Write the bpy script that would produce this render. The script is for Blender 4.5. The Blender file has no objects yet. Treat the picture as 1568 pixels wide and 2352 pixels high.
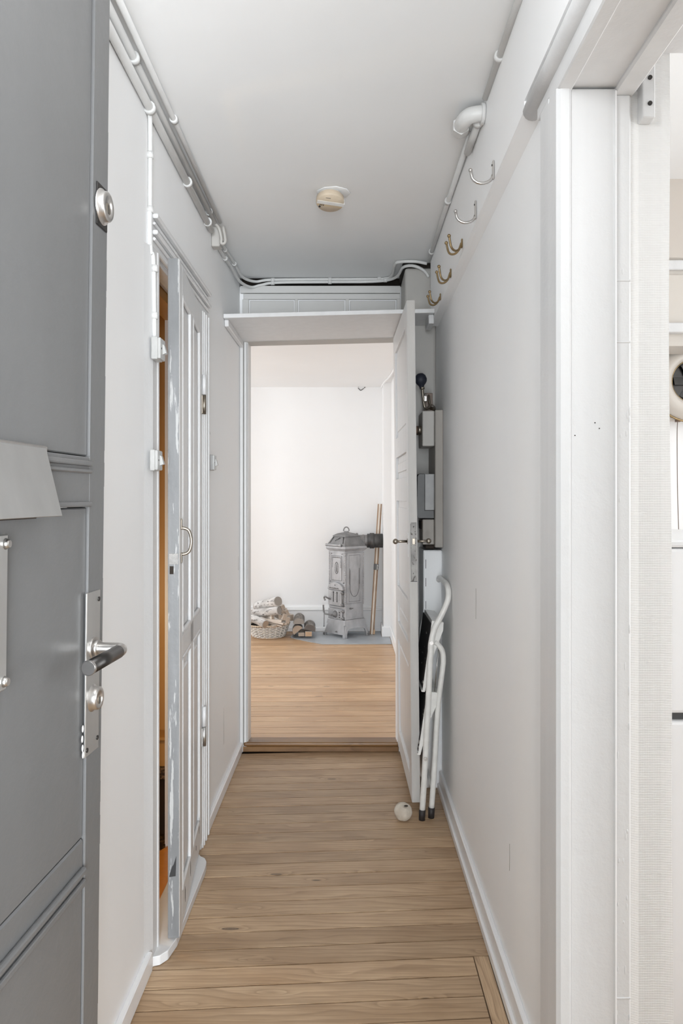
import bpy, bmesh, math, random
from mathutils import Vector, Matrix, noise
R = math.radians
PI = math.pi
random.seed(7)
C = bpy.context.scene.collection
sc = bpy.context.scene

# ------------------------------------------------------------------ camera, light, exposure
F = 1790.0            # focal length in pixels of the 1568x2352 frame
VX, VY, H = 798.0, 1141.0, 1.30
cam = bpy.data.cameras.new('camera')
cam.sensor_fit = 'VERTICAL'; cam.sensor_height = 36.0; cam.sensor_width = 24.0
cam.lens = F / 2352 * 36.0
cam.shift_x = -(VX - 784) / 2352
cam.shift_y = -(1176 - VY) / 2352
cam.clip_start = 0.02
co = bpy.data.objects.new('camera', cam); C.objects.link(co)
co.location = (0, 0, H); co.rotation_euler = (R(90), 0, 0)
sc.camera = co

w = bpy.data.worlds.new('world'); sc.world = w; w.use_nodes = True
w.node_tree.nodes['Background'].inputs[0].default_value = (0.93, 0.96, 1, 1)
w.node_tree.nodes['Background'].inputs[1].default_value = 1.0

def area(name, loc, rot, sx, sy, power, col=(1, 1, 1)):
    l = bpy.data.lights.new(name, 'AREA'); l.shape = 'RECTANGLE'; l.size = sx; l.size_y = sy
    l.energy = power; l.color = col
    o = bpy.data.objects.new(name, l); C.objects.link(o); o.location = loc; o.rotation_euler = rot
    return o
# daylight through the windows of the far room and the kitchen
area('far_room_window_light', (-2.72, 6.1, 1.45), (0, R(-90), 0), 1.5, 2.2, 31, (0.94, 0.975, 1))
area('kitchen_window_light', (2.9, 1.3, 1.45), (0, R(90), 0), 1.6, 1.8, 34, (0.94, 0.975, 1))
area('stairwell_fill_light', (0.30, -1.95, 1.1), (R(97), 0, 0), 1.0, 2.0, 225, (0.91, 0.957, 1))  # added fill from behind the camera to brighten the hall
g = bpy.data.lights.new('hall_fill_light', 'POINT'); g.energy = 9; g.color = (0.97, 0.985, 1); g.shadow_soft_size = 0.12  # added fill above the frame, lifts the hall ceiling and walls
go = bpy.data.objects.new('hall_fill_light', g); C.objects.link(go); go.location = (-0.02, 0.75, 2.12)
p = bpy.data.lights.new('bathroom_lamp', 'POINT'); p.energy = 5; p.color = (1, 0.72, 0.38); p.shadow_soft_size = 0.06
po = bpy.data.objects.new('bathroom_lamp', p); C.objects.link(po); po.location = (-1.05, 2.42, 0.85)

sc.view_settings.view_transform = 'Standard'
sc.view_settings.look = 'None'
sc.view_settings.exposure = 0.5
sc.view_settings.gamma = 1.0
sc.view_settings.use_curve_mapping = False
sc.cycles.max_bounces = 14
sc.cycles.diffuse_bounces = 10

def P(x, y, d):       # a spot seen at pixel (x, y) standing d metres down the corridor
    return Vector(((x - VX) * d / F, d, H - (y - VY) * d / F))

# ------------------------------------------------------------------ materials
def srgb(r, g, b):
    f = lambda c: (c / 255 / 12.92) if c / 255 <= 0.04045 else ((c / 255 + 0.055) / 1.055) ** 2.4
    return (f(r), f(g), f(b), 1)

class N:
    def __init__(s, name, rough=0.5, metal=0.0, spec=0.5):
        s.m = bpy.data.materials.new(name); s.m.use_nodes = True
        s.t = s.m.node_tree; s.b = s.t.nodes['Principled BSDF']
        s.b.inputs['Roughness'].default_value = rough
        s.b.inputs['Metallic'].default_value = metal
        s.b.inputs['Specular IOR Level'].default_value = spec
    def n(s, typ, ins=None, **kw):
        nd = s.t.nodes.new(typ)
        for k, v in kw.items(): setattr(nd, k, v)
        for k, v in (ins or {}).items():
            if isinstance(v, bpy.types.NodeSocket): s.t.links.new(v, nd.inputs[k])
            else: nd.inputs[k].default_value = v
        return nd
    def l(s, a, b): s.t.links.new(a, b)
    def coord(s, scale=(1, 1, 1), kind='Object', rnd=0):
        tc = s.n('ShaderNodeTexCoord')
        v = tc.outputs[kind]
        if rnd:
            oi = s.n('ShaderNodeObjectInfo')
            mm = s.n('ShaderNodeMath', {0: oi.outputs['Random'], 1: rnd}, operation='MULTIPLY')
            v = s.n('ShaderNodeVectorMath', {0: v, 1: mm.outputs[0]}, operation='ADD').outputs[0]
        return s.n('ShaderNodeMapping', {'Vector': v, 'Scale': scale}).outputs[0]
    def noise(s, vec, scale, detail=4, rough=0.5):
        return s.n('ShaderNodeTexNoise', {'Vector': vec, 'Scale': scale, 'Detail': detail, 'Roughness': rough}).outputs['Fac']
    def ramp(s, fac, stops, mode='LINEAR'):
        r = s.n('ShaderNodeValToRGB', {'Fac': fac}); cr = r.color_ramp; cr.interpolation = mode
        while len(cr.elements) < len(stops): cr.elements.new(0.5)
        for e, (p_, c_) in zip(cr.elements, stops):
            e.position = p_; e.color = c_ if len(c_) == 4 else (*c_, 1)
        return r.outputs['Color']
    def mix(s, fac, a, b, mode='MIX'):
        m = s.n('ShaderNodeMix', data_type='RGBA', blend_type=mode)
        for i, v in ((0, fac), (6, a), (7, b)):
            if isinstance(v, bpy.types.NodeSocket): s.l(v, m.inputs[i])
            else: m.inputs[i].default_value = v
        return m.outputs[2]
    def bump(s, h, strength=0.2, dist=0.002):
        b = s.n('ShaderNodeBump', {'Height': h, 'Strength': strength, 'Distance': dist})
        s.l(b.outputs[0], s.b.inputs['Normal'])
    def col(s, c):
        if isinstance(c, bpy.types.NodeSocket): s.l(c, s.b.inputs['Base Color'])
        else: s.b.inputs['Base Color'].default_value = c
        return s

M = {}
def paint(name, rgb, rough=0.45, streak=(3, 3, 3), var=0.02, bumpk=0.25, lump=30, chips=None, chip_col=(0.12, 0.12, 0.115, 1), chip_scale=(40, 40, 12), soft=None):
    k = N(name, rough)
    v = k.coord(); sv = k.coord(streak)
    n1 = k.noise(sv, 1.0, 5)
    a = tuple(max(0, c * (1 - var * 2)) for c in rgb) + (1,)
    b = tuple(min(1, c * (1 + var)) for c in rgb) + (1,)
    c = k.ramp(n1, [(0.3, a), (0.7, b)])
    if chips:
        cv = k.coord(chip_scale)
        n2 = k.noise(cv, 1.0, 6, 0.6)
        m = k.ramp(n2, [(chips, (0, 0, 0)), (chips + 0.015, (1, 1, 1))])
        c = k.mix(m, c, chip_col)
    k.col(c)
    h = k.noise(v, lump, 6, 0.6)
    k.bump(h, bumpk, 0.003)
    M[name] = k.m
    return k.m
paint('wall_white', (0.895, 0.90, 0.905), 0.5, (2, 2, 1.2), 0.012, 0.25, 14)
paint('ceiling_white', (0.84, 0.845, 0.845), 0.7, (2, 2, 2), 0.012, 0.15, 10)
paint('far_white', (0.84, 0.848, 0.855), 0.7, (2, 2, 2), 0.01, 0.2, 9)
paint('trim_white', (0.68, 0.682, 0.685), 0.36, (25, 25, 1.5), 0.02, 0.45, 35)
paint('jamb_white', (0.70, 0.702, 0.705), 0.38, (20, 20, 1.2), 0.02, 0.6, 26, chips=0.80, chip_col=(0.45, 0.45, 0.44, 1), chip_scale=(30, 30, 18))
paint('base_white', (0.80, 0.80, 0.805), 0.3, (8, 2, 8), 0.02, 0.5, 35, chips=0.70, chip_col=(0.33, 0.33, 0.33, 1), chip_scale=(50, 7, 60))
paint('sill_white', (0.64, 0.64, 0.64), 0.3, (8, 3, 8), 0.02, 0.4, 30, chips=0.69, chip_col=(0.25, 0.25, 0.25, 1), chip_scale=(30, 12, 30))
paint('door_grey', (0.112, 0.112, 0.112), 0.33, (6, 6, 2), 0.03, 0.30, 18)
paint('door_grey_edge', (0.16, 0.16, 0.158), 0.33, (6, 6, 2), 0.03, 0.5, 30, chips=0.72, chip_col=(0.04, 0.03, 0.03, 1), chip_scale=(30, 30, 8))
paint('leaf_edge', (0.17, 0.173, 0.176), 0.45, (30, 30, 4), 0.10, 0.3, 30, chips=0.60, chip_col=(0.36, 0.36, 0.355, 1), chip_scale=(70, 70, 6))
paint('leaf_edge_cream', (0.48, 0.465, 0.445), 0.5, (30, 30, 4), 0.05, 0.4, 30, chips=0.76, chip_col=(0.10, 0.09, 0.08, 1), chip_scale=(60, 60, 12))
paint('pipe_white', (0.66, 0.66, 0.65), 0.4, (9, 9, 9), 0.03, 0.4, 50, chips=0.80, chip_col=(0.2, 0.19, 0.17, 1), chip_scale=(30, 30, 30))
paint('grubby_shaded_white', (0.46, 0.445, 0.42), 0.5, (5, 5, 2), 0.06, 0.3, 25)  # grubby off-white with the shade of the corner recess mixed in
paint('bounce_cut_grey', (0.30, 0.31, 0.30), 0.5, (2, 2, 2), 0.02, 0.2, 14)  # invented grey for unseen walls, keeps bounced light off the kitchen jamb
paint('panel_grey', (0.62, 0.615, 0.60), 0.5, (3, 3, 3), 0.03, 0.2, 18)
paint('meter_board', (0.34, 0.315, 0.285), 0.5, (9, 9, 3), 0.08, 0.3, 30)  # brownish-grey board tone, darkened further for the recess shade
paint('cavity_dark', (0.03, 0.022, 0.016), 0.9, (5, 5, 5), 0.4, 0.9, 30)
paint('ocher', (0.42, 0.235, 0.075), 0.42, (2, 2, 2), 0.03, 0.2, 22)
paint('cream', (0.62, 0.58, 0.53), 0.4, (2, 2, 2), 0.02, 0.15, 20)
paint('beige', (0.58, 0.53, 0.48), 0.4, (2, 2, 2), 0.02, 0.1, 20)
paint('fridge_white', (0.78, 0.785, 0.79), 0.25, (2, 2, 2), 0.01, 0.05, 20)
paint('lock_scuff', (0.30, 0.29, 0.275), 0.45, (20, 20, 20), 0.2, 0.6, 60, chips=0.60, chip_col=(0.08, 0.07, 0.06, 1), chip_scale=(90, 90, 50))

def metal(name, rgb, rough, var=0.15, sc_=(20, 20, 20), b=0.1, mtl=1.0):
    k = N(name, rough, mtl)
    n1 = k.noise(k.coord(sc_), 1.0, 5)
    a = tuple(c * (1 - var) for c in rgb) + (1,); bb = tuple(min(1, c * (1 + var)) for c in rgb) + (1,)
    k.col(k.ramp(n1, [(0.3, a), (0.7, bb)]))
    if b: k.bump(k.noise(k.coord((60, 60, 60)), 1.0, 4), b, 0.001)
    M[name] = k.m
metal('steel', (0.56, 0.54, 0.52), 0.3)
metal('aluminium', (0.62, 0.62, 0.61), 0.36, 0.10, (9, 9, 4))
metal('dark_steel', (0.07, 0.067, 0.065), 0.33)
metal('brass_old', (0.30, 0.22, 0.12), 0.42, 0.3)
metal('bronze', (0.34, 0.30, 0.25), 0.4, 0.3)
metal('cast_silver', (0.44, 0.445, 0.46), 0.42, 0.16, (14, 14, 9), 0.35, 0.35)
metal('cast_dark', (0.22, 0.22, 0.222), 0.5, 0.2, (14, 14, 9), 0.35, 0.4)
metal('flue_dark', (0.09, 0.09, 0.09), 0.5, 0.3, (12, 12, 12), 0.2, 0.6)
metal('hearth', (0.46, 0.495, 0.53), 0.42, 0.12, (5, 5, 5), 0.1, 0.35)

def plain(name, rgb, rough=0.5, mtl=0.0, b=0.0):
    k = N(name, rough, mtl); n1 = k.noise(k.coord((30, 30, 30)), 1.0, 3)
    k.col(k.ramp(n1, [(0.3, tuple(c * 0.92 for c in rgb)), (0.7, tuple(min(1, c * 1.05) for c in rgb))]))
    if b: k.bump(n1, b, 0.001)
    M[name] = k.m
plain('black', (0.012, 0.012, 0.013), 0.5)
plain('rubber_navy', (0.012, 0.015, 0.028), 0.55)
plain('rubber_brown', (0.025, 0.02, 0.02), 0.6)
plain('switch_white', (0.45, 0.45, 0.44), 0.35)
plain('detector_cream', (0.60, 0.50, 0.38), 0.45)
plain('detector_tan', (0.50, 0.39, 0.26), 0.45)
plain('detector_white', (0.66, 0.65, 0.63), 0.45)
plain('enamel_white', (0.74, 0.735, 0.71), 0.3, 0, 0.1)
plain('meter_grey', (0.075, 0.075, 0.075), 0.4)
plain('meter_light', (0.34, 0.34, 0.34), 0.4)
plain('porcelain_brown', (0.16, 0.11, 0.08), 0.3)
plain('dark_wood', (0.03, 0.018, 0.012), 0.35)
plain('orange_varnish', (0.62, 0.26, 0.05), 0.25)
plain('cut_tan', (0.52, 0.35, 0.22), 0.7)
plain('letter_white', (0.7, 0.7, 0.68), 0.6)
k = N('tread_black', 0.8); n1 = k.noise(k.coord((90, 12, 40)), 1.0, 5)
k.col(k.ramp(n1, [(0.66, (0.012, 0.009, 0.009)), (0.70, (0.35, 0.33, 0.31))])); M['tread_black'] = k.m
k = N('stone', 0.85); n1 = k.noise(k.coord((25, 25, 25)), 1.0, 6)
k.col(k.ramp(n1, [(0.3, (0.46, 0.40, 0.33)), (0.7, (0.66, 0.61, 0.53))])); k.bump(k.noise(k.coord((160, 160, 160)), 1.0, 4), 0.4, 0.002); M['stone'] = k.m
k = N('terrazzo', 0.4); v = k.coord((90, 90, 90))
n1 = k.noise(v, 1.0, 3); k.col(k.ramp(n1, [(0.5, (0.03, 0.017, 0.009)), (0.62, (0.16, 0.10, 0.055))])); M['terrazzo'] = k.m
k = N('ribbed_white', 0.75); tc = k.coord((1, 1, 1))
wv = k.n('ShaderNodeTexWave', {'Vector': tc, 'Scale': 95.0, 'Distortion': 1.2, 'Detail': 2.0, 'Detail Scale': 0.6}, wave_type='BANDS', bands_direction='Z').outputs['Fac']
wx = k.n('ShaderNodeTexWave', {'Vector': tc, 'Scale': 95.0, 'Distortion': 1.2}, wave_type='BANDS', bands_direction='X').outputs['Fac']
s2 = k.n('ShaderNodeMath', {0: wx, 1: 0.35}, operation='MULTIPLY').outputs[0]
hh = k.n('ShaderNodeMath', {0: wv, 1: s2}, operation='ADD').outputs[0]
k.col((0.77, 0.768, 0.758, 1)); k.bump(hh, 0.35, 0.0012); M['ribbed_white'] = k.m

def wood(name, light, mid, dark, rough, rings=1.0, knots=True, axis='X', grime=0.0):
    k = N(name, rough)
    sw = {'X': (1, 1, 1), 'Z': (1, 1, 1)}[axis]
    base = k.coord(rnd=37.0)
    if axis == 'Z':
        base = k.n('ShaderNodeMapping', {'Vector': base, 'Rotation': (0, R(90), 0)}).outputs[0]
    # slow waviness of the grain plus swirl round the knots
    slow = k.noise(k.n('ShaderNodeMapping', {'Vector': base, 'Scale': (1.3, 7, 7)}).outputs[0], 1.0, 3)
    sep = k.n('ShaderNodeSeparateXYZ', {0: base})
    vor = k.n('ShaderNodeTexVoronoi', {'Vector': k.n('ShaderNodeMapping', {'Vector': base, 'Scale': (3.4, 13, 2)}).outputs[0], 'Scale': 1.0, 'Randomness': 1.0}, feature='F1')
    dist = vor.outputs['Distance']
    kn = k.n('ShaderNodeMapRange', {'Value': dist, 'From Min': 0.0, 'From Max': 0.34, 'To Min': 1.0, 'To Max': 0.0}).outputs[0]
    kn2 = k.n('ShaderNodeMath', {0: kn, 1: 2.0}, operation='POWER').outputs[0]
    yy = k.n('ShaderNodeMath', {0: sep.outputs[1], 1: 38.0 * rings}, operation='MULTIPLY').outputs[0]
    sl = k.n('ShaderNodeMath', {0: slow, 1: 7.0 * rings}, operation='MULTIPLY').outputs[0]
    ks = k.n('ShaderNodeMath', {0: kn2, 1: 3.5 if knots else 0.0}, operation='MULTIPLY').outputs[0]
    a = k.n('ShaderNodeMath', {0: yy, 1: sl}, operation='ADD').outputs[0]
    a = k.n('ShaderNodeMath', {0: a, 1: ks}, operation='ADD').outputs[0]
    fr = k.n('ShaderNodeMath', {0: a}, operation='FRACT').outputs[0]
    ring = k.ramp(fr, [(0.0, (0, 0, 0)), (0.62, (0.45, 0.45, 0.45)), (0.88, (1, 1, 1)), (1.0, (0, 0, 0))])
    fine = k.noise(k.n('ShaderNodeMapping', {'Vector': base, 'Scale': (7, 260, 60)}).outputs[0], 1.0, 4, 0.6)
    mott = k.noise(k.n('ShaderNodeMapping', {'Vector': base, 'Scale': (3, 6, 6)}).outputs[0], 1.0, 5)
    c = k.ramp(mott, [(0.35, mid), (0.65, light)])
    rf = k.n('ShaderNodeMath', {0: ring, 1: 0.36}, operation='MULTIPLY').outputs[0]
    c = k.mix(rf, c, dark)
    ff = k.ramp(fine, [(0.45, (0, 0, 0)), (0.75, (0.45, 0.45, 0.45))])
    c = k.mix(ff, c, dark)
    if knots:
        km = k.ramp(dist, [(0.0, (0.85, 0.85, 0.85)), (0.06, (0.6, 0.6, 0.6)), (0.08, (1, 1, 1)), (0.10, (0, 0, 0))])
        keep = k.n('ShaderNodeSeparateXYZ', {0: vor.outputs['Color']}).outputs[0]
        gt = k.n('ShaderNodeMath', {0: keep, 1: 0.5}, operation='GREATER_THAN').outputs[0]
        km = k.n('ShaderNodeMath', {0: km, 1: gt}, operation='MULTIPLY').outputs[0]
        c = k.mix(km, c, (0.08, 0.05, 0.03, 1))
    oi = k.n('ShaderNodeObjectInfo').outputs['Random']
    br = k.n('ShaderNodeMapRange', {'Value': oi, 'To Min': 0.90, 'To Max': 1.08}).outputs[0]
    hs = k.n('ShaderNodeHueSaturation', {'Value': br, 'Color': c}).outputs[0]
    k.col(hs)
    rr = k.n('ShaderNodeMapRange', {'Value': mott, 'To Min': rough - 0.07, 'To Max': rough + 0.10}).outputs[0]
    k.l(rr, k.b.inputs['Roughness'])
    k.bump(k.n('ShaderNodeMath', {0: ring, 1: fine}, operation='ADD').outputs[0], 0.06, 0.001)
    M[name] = k.m
wood('plank_hall', srgb(196, 168, 136), srgb(169, 139, 107), srgb(104, 76, 50), 0.42)
wood('plank_far', srgb(216, 181, 143), srgb(195, 157, 118), srgb(130, 98, 70), 0.36, 0.8)
wood('sill_wood', srgb(150, 115, 76), srgb(122, 88, 54), srgb(70, 46, 26), 0.35)
wood('batten_light', srgb(236, 229, 220), srgb(222, 212, 200), srgb(196, 180, 162), 0.6, 1.5, False, 'Z')
wood('batten_tan', srgb(180, 152, 126), srgb(160, 132, 106), srgb(110, 84, 60), 0.6, 1.5, False, 'Z')
wood('kindling', srgb(218, 210, 200), srgb(202, 191, 180), srgb(158, 144, 130), 0.7, 1.2, False)
plain('kindling_end', (0.42, 0.345, 0.28), 0.8, 0, 0.3)
plain('gap_dark', (0.03, 0.02, 0.013), 0.9)

k = N('birch', 0.75); v = k.coord(rnd=11.0)
n1 = k.noise(k.n('ShaderNodeMapping', {'Vector': v, 'Scale': (55, 55, 22)}).outputs[0], 1.0, 6, 0.65)
n2 = k.noise(k.n('ShaderNodeMapping', {'Vector': v, 'Scale': (14, 14, 9)}).outputs[0], 1.0, 4)
c = k.ramp(n2, [(0.3, (0.40, 0.385, 0.37)), (0.6, (0.66, 0.65, 0.64))])
c = k.mix(k.ramp(n1, [(0.56, (0, 0, 0)), (0.64, (1, 1, 1))]), c, (0.09, 0.08, 0.075, 1))
k.col(c); k.bump(n1, 0.7, 0.004); M['birch'] = k.m
k = N('bark_grey', 0.85); v = k.coord(rnd=11.0)
n1 = k.noise(k.n('ShaderNodeMapping', {'Vector': v, 'Scale': (60, 60, 12)}).outputs[0], 1.0, 6, 0.65)
k.col(k.ramp(n1, [(0.35, (0.10, 0.09, 0.08)), (0.65, (0.33, 0.31, 0.29))])); k.bump(n1, 0.8, 0.004); M['bark_grey'] = k.m
for nm, a_, b_ in (('log_end', (0.30, 0.23, 0.18), (0.50, 0.40, 0.31)), ('log_end_grey', (0.20, 0.18, 0.16), (0.40, 0.37, 0.34)), ('log_end_dark', (0.07, 0.06, 0.055), (0.20, 0.17, 0.15))):
    k = N(nm, 0.85)
    wv = k.n('ShaderNodeTexWave', {'Vector': k.coord(), 'Scale': 45.0, 'Distortion': 3.0, 'Detail': 3.0}, wave_type='RINGS', rings_direction='Z').outputs['Fac']
    k.col(k.ramp(wv, [(0.0, a_), (1.0, b_)])); M[nm] = k.m
k = N('wicker', 0.6); n1 = k.noise(k.coord((50, 50, 50)), 1.0, 4)
k.col(k.ramp(n1, [(0.3, (0.72, 0.69, 0.64)), (0.6, (0.88, 0.87, 0.84))])); M['wicker'] = k.m
k = N('wicker_rim', 0.6); n1 = k.noise(k.coord((50, 50, 50)), 1.0, 4)
k.col(k.ramp(n1, [(0.3, (0.45, 0.34, 0.24)), (0.65, (0.66, 0.56, 0.45))])); M['wicker_rim'] = k.m

# ------------------------------------------------------------------ mesh builders
class MB:
    def __init__(s): s.bm = bmesh.new()
    def _merge(s, other, mat=None, smooth=False):
        if mat is not None: other.transform(mat)
        for f in other.faces: f.smooth = smooth
        me = bpy.data.meshes.new('tmp'); other.to_mesh(me); other.free()
        s.bm.from_mesh(me); bpy.data.meshes.remove(me)
        return s
    def box(s, x0, x1, y0, y1, z0, z1, bev=0.0, mat=None, seg=1):
        b = bmesh.new()
        bmesh.ops.create_cube(b, size=1.0)
        bmesh.ops.scale(b, vec=(abs(x1 - x0), abs(y1 - y0), abs(z1 - z0)), verts=b.verts)
        bmesh.ops.translate(b, vec=((x0 + x1) / 2, (y0 + y1) / 2, (z0 + z1) / 2), verts=b.verts)
        if bev: bmesh.ops.bevel(b, geom=b.edges[:], offset=bev, segments=seg, affect='EDGES', profile=0.5)
        return s._merge(b, mat)
    def cyl(s, p0, p1, r0, r1=None, seg=20, caps=True, smooth=True):
        p0 = Vector(p0); p1 = Vector(p1); r1 = r0 if r1 is None else r1
        b = bmesh.new(); d = p1 - p0
        bmesh.ops.create_cone(b, cap_ends=caps, segments=seg, radius1=r0, radius2=r1, depth=d.length)
        q = d.to_track_quat('Z', 'Y').to_matrix().to_4x4()
        b.transform(Matrix.Translation((p0 + p1) / 2) @ q)
        for f in b.faces: f.smooth = smooth and len(f.verts) == 4
        me = bpy.data.meshes.new('tmp'); b.to_mesh(me); b.free(); s.bm.from_mesh(me); bpy.data.meshes.remove(me)
        return s
    def sphere(s, c, r, sc_=(1, 1, 1), u=20, v=12):
        b = bmesh.new(); bmesh.ops.create_uvsphere(b, u_segments=u, v_segments=v, radius=r)
        bmesh.ops.scale(b, vec=sc_, verts=b.verts)
        return s._merge(b, Matrix.Translation(Vector(c)), True)
    def tube(s, pts, r, seg=10, smooth_pts=True, closed=False, sub=6):
        pts = [Vector(p_) for p_ in pts]
        if smooth_pts and len(pts) > 2:
            out = []; n = len(pts)
            rng = range(n if closed else n - 1)
            for i in rng:
                p0 = pts[(i - 1) % n] if (closed or i > 0) else pts[0] * 2 - pts[1]
                p1 = pts[i]; p2 = pts[(i + 1) % n]
                p3 = pts[(i + 2) % n] if (closed or i + 2 < n) else pts[-1] * 2 - pts[-2]
                for j in range(sub):
                    t = j / sub
                    out.append(0.5 * ((2 * p1) + (-p0 + p2) * t + (2 * p0 - 5 * p1 + 4 * p2 - p3) * t * t + (-p0 + 3 * p1 - 3 * p2 + p3) * t ** 3))
            if not closed: out.append(pts[-1])
            pts = out
        rs = r if isinstance(r, (list, tuple)) else None
        n = len(pts); rings = []
        up = None
        for i, p_ in enumerate(pts):
            a = pts[(i - 1) % n] if (closed or i > 0) else p_
            b = pts[(i + 1) % n] if (closed or i < n - 1) else p_
            t = (b - a).normalized()
            if up is None:
                up = t.orthogonal().normalized()
            up = (up - t * up.dot(t))
            up = up.normalized() if up.length > 1e-6 else t.orthogonal().normalized()
            bi = t.cross(up)
            rr = (rs[0] + (rs[1] - rs[0]) * i / max(1, n - 1)) if rs else r
            rings.append([s.bm.verts.new(p_ + (up * math.cos(2 * PI * k_ / seg) + bi * math.sin(2 * PI * k_ / seg)) * rr) for k_ in range(seg)])
        m = n if closed else n - 1
        for i in range(m):
            A = rings[i]; B = rings[(i + 1) % n]
            for k_ in range(seg):
                f = s.bm.faces.new((A[k_], A[(k_ + 1) % seg], B[(k_ + 1) % seg], B[k_])); f.smooth = True
        if not closed:
            s.bm.faces.new(list(reversed(rings[0]))); s.bm.faces.new(rings[-1])
        return s
    def lathe(s, prof, mat=None, seg=32, a0=0, a1=360):
        b = bmesh.new(); full = abs(a1 - a0) >= 359.9
        n = seg if full else seg + 1; rings = []
        for i in range(n):
            a = R(a0 + (a1 - a0) * i / seg)
            rings.append([b.verts.new((r_ * math.cos(a), r_ * math.sin(a), z_)) for r_, z_ in prof])
        for i in range(seg):
            A = rings[i]; B = rings[(i + 1) % n]
            for j in range(len(prof) - 1):
                try: b.faces.new((A[j], B[j], B[j + 1], A[j + 1]))
                except ValueError: pass
        bmesh.ops.remove_doubles(b, verts=b.verts, dist=1e-5)
        return s._merge(b, mat, True)
    def prism(s, poly, z0, z1, mat=None, bev=0.0):      # poly in XY, extruded along Z, then mat
        b = bmesh.new()
        lo = [b.verts.new((x, y, z0)) for x, y in poly]; hi = [b.verts.new((x, y, z1)) for x, y in poly]
        b.faces.new(list(reversed(lo))); b.faces.new(hi); n = len(poly)
        for i in range(n): b.faces.new((lo[i], lo[(i + 1) % n], hi[(i + 1) % n], hi[i]))
        bmesh.ops.recalc_face_normals(b, faces=b.faces)
        if bev: bmesh.ops.bevel(b, geom=b.edges[:], offset=bev, segments=1, affect='EDGES')
        return s._merge(b, mat)
    def frustum(s, a, z0, b2, z1, cx=0, cy=0):           # square frustum: half sizes a at z0, b2 at z1
        lo = [s.bm.verts.new((cx + i * a, cy + j * a, z0)) for i, j in ((-1, -1), (1, -1), (1, 1), (-1, 1))]
        hi = [s.bm.verts.new((cx + i * b2, cy + j * b2, z1)) for i, j in ((-1, -1), (1, -1), (1, 1), (-1, 1))]
        s.bm.faces.new(list(reversed(lo))); s.bm.faces.new(hi)
        for i in range(4): s.bm.faces.new((lo[i], lo[(i + 1) % 4], hi[(i + 1) % 4], hi[i]))
        return s

def obj(name, mb, mat, parent=None, label=None, off=None, kind=None):
    if off is not None: mb.bm.transform(Matrix.Translation(-Vector(off)))
    me = bpy.data.meshes.new(name); mb.bm.normal_update(); mb.bm.to_mesh(me); mb.bm.free()
    me.materials.append(M[mat])
    o = bpy.data.objects.new(name, me); C.objects.link(o)
    if parent: o.parent = parent
    if label: o['label'] = label
    if kind: o['kind'] = kind
    return o
def tag(o, label, cat, group=None, kind=None):
    o['label'] = label; o['category'] = cat
    if group: o['group'] = group
    if kind: o['kind'] = kind
    return o
def thing(name, label, cat, loc=(0, 0, 0), rot=(0, 0, 0), group=None, kind=None):
    o = bpy.data.objects.new(name, None); C.objects.link(o); o.empty_display_size = 0.05
    o.location = loc; o.rotation_euler = rot
    return tag(o, label, cat, group, kind)
class TH:      # a thing whose parts are given in world coordinates
    def __init__(s, name, label, cat, loc=(0, 0, 0), group=None, kind=None):
        s.o = thing(name, label, cat, loc, (0, 0, 0), group, kind); s.loc = Vector(loc)
    def part(s, name, mb, mat, label=None, kind=None):
        return obj(name, mb, mat, s.o, label, s.loc, kind)
    def sub(s, parent, name, mb, mat, label=None):
        return obj(name, mb, mat, parent, label, s.loc)
def struct(name, mb, mat, label, cat):
    return tag(obj(name, mb, mat), label, cat, kind='structure')

# ------------------------------------------------------------------ room shell
XL, XR = -0.55, 0.42          # hall wall faces
CZ = 2.415                    # hall ceiling
YE = 3.98                     # end wall face
OP0, OP1, OPT = 2.219, 2.866, 1.99      # ajar-door opening in the left wall

# left wall with the side-room door opening
b = MB(); t = 0.12
b.box(XL - t, XL, 0.52, OP0, 0, CZ + .1); b.box(XL - t, XL, OP1, YE + .12, 0, CZ + .1); b.box(XL - t, XL, OP0, OP1, OPT, CZ + .1)
struct('wall_left', b, 'wall_white', 'white painted left hall wall pierced by the ajar door', 'wall')
b = MB(); b.box(XL - t, XL, -0.30, 0.52, 0, CZ + .1); b.box(XR, 0.638, -0.30, 0.48, 0, CZ + .1)
struct('wall_entrance', b, 'bounce_cut_grey', 'unseen wall ends, grey added to cut bounce light, behind the viewer', 'wall')  # unseen wall ends, greyed so they bounce less light
# right wall: full beyond the kitchen doorway
b = MB()
b.box(XR, 0.638, 1.56, YE + .12, 0, CZ + .1); b.box(XR, 0.56, 0.48, 1.56, 2.13, CZ + .1); b.box(XR, 0.56, 0.48, 0.60, 0, 2.13)
struct('wall_right', b, 'wall_white', 'white painted right hall wall beyond the kitchen doorway', 'wall')
b = MB(); b.box(-0.7, 0.66, -0.42, YE, CZ, CZ + .1)
b.box(-0.7, 0.66, YE - .001, YE + .13, CZ + .06, CZ + .16)
struct('ceiling', b, 'ceiling_white', 'flat pale grey-white hall ceiling carrying the smoke detector', 'ceiling')

# end wall with doorway, the dark slot left under the ceiling
DX0, DX1 = -0.515, 0.252
b = MB()
b.box(-0.67, DX0, YE, 4.10, 0, 2.372); b.box(DX1, 0.66, YE, 4.10, 0, 2.372); b.box(DX0, DX1, YE, 4.10, 2.125, 2.372)
struct('wall_end', b, 'wall_white', 'white end wall of the hall around the far doorway', 'wall')
b = MB(); b.box(-0.67, 0.42, 4.06, 4.10, 2.372, 2.48); b.box(-0.66, 0.42, 4.0, 4.06, 2.372, 2.376)
struct('trim_1', b, 'cavity_dark', 'dark open slot between panelling top and hall ceiling', 'gap')

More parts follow.
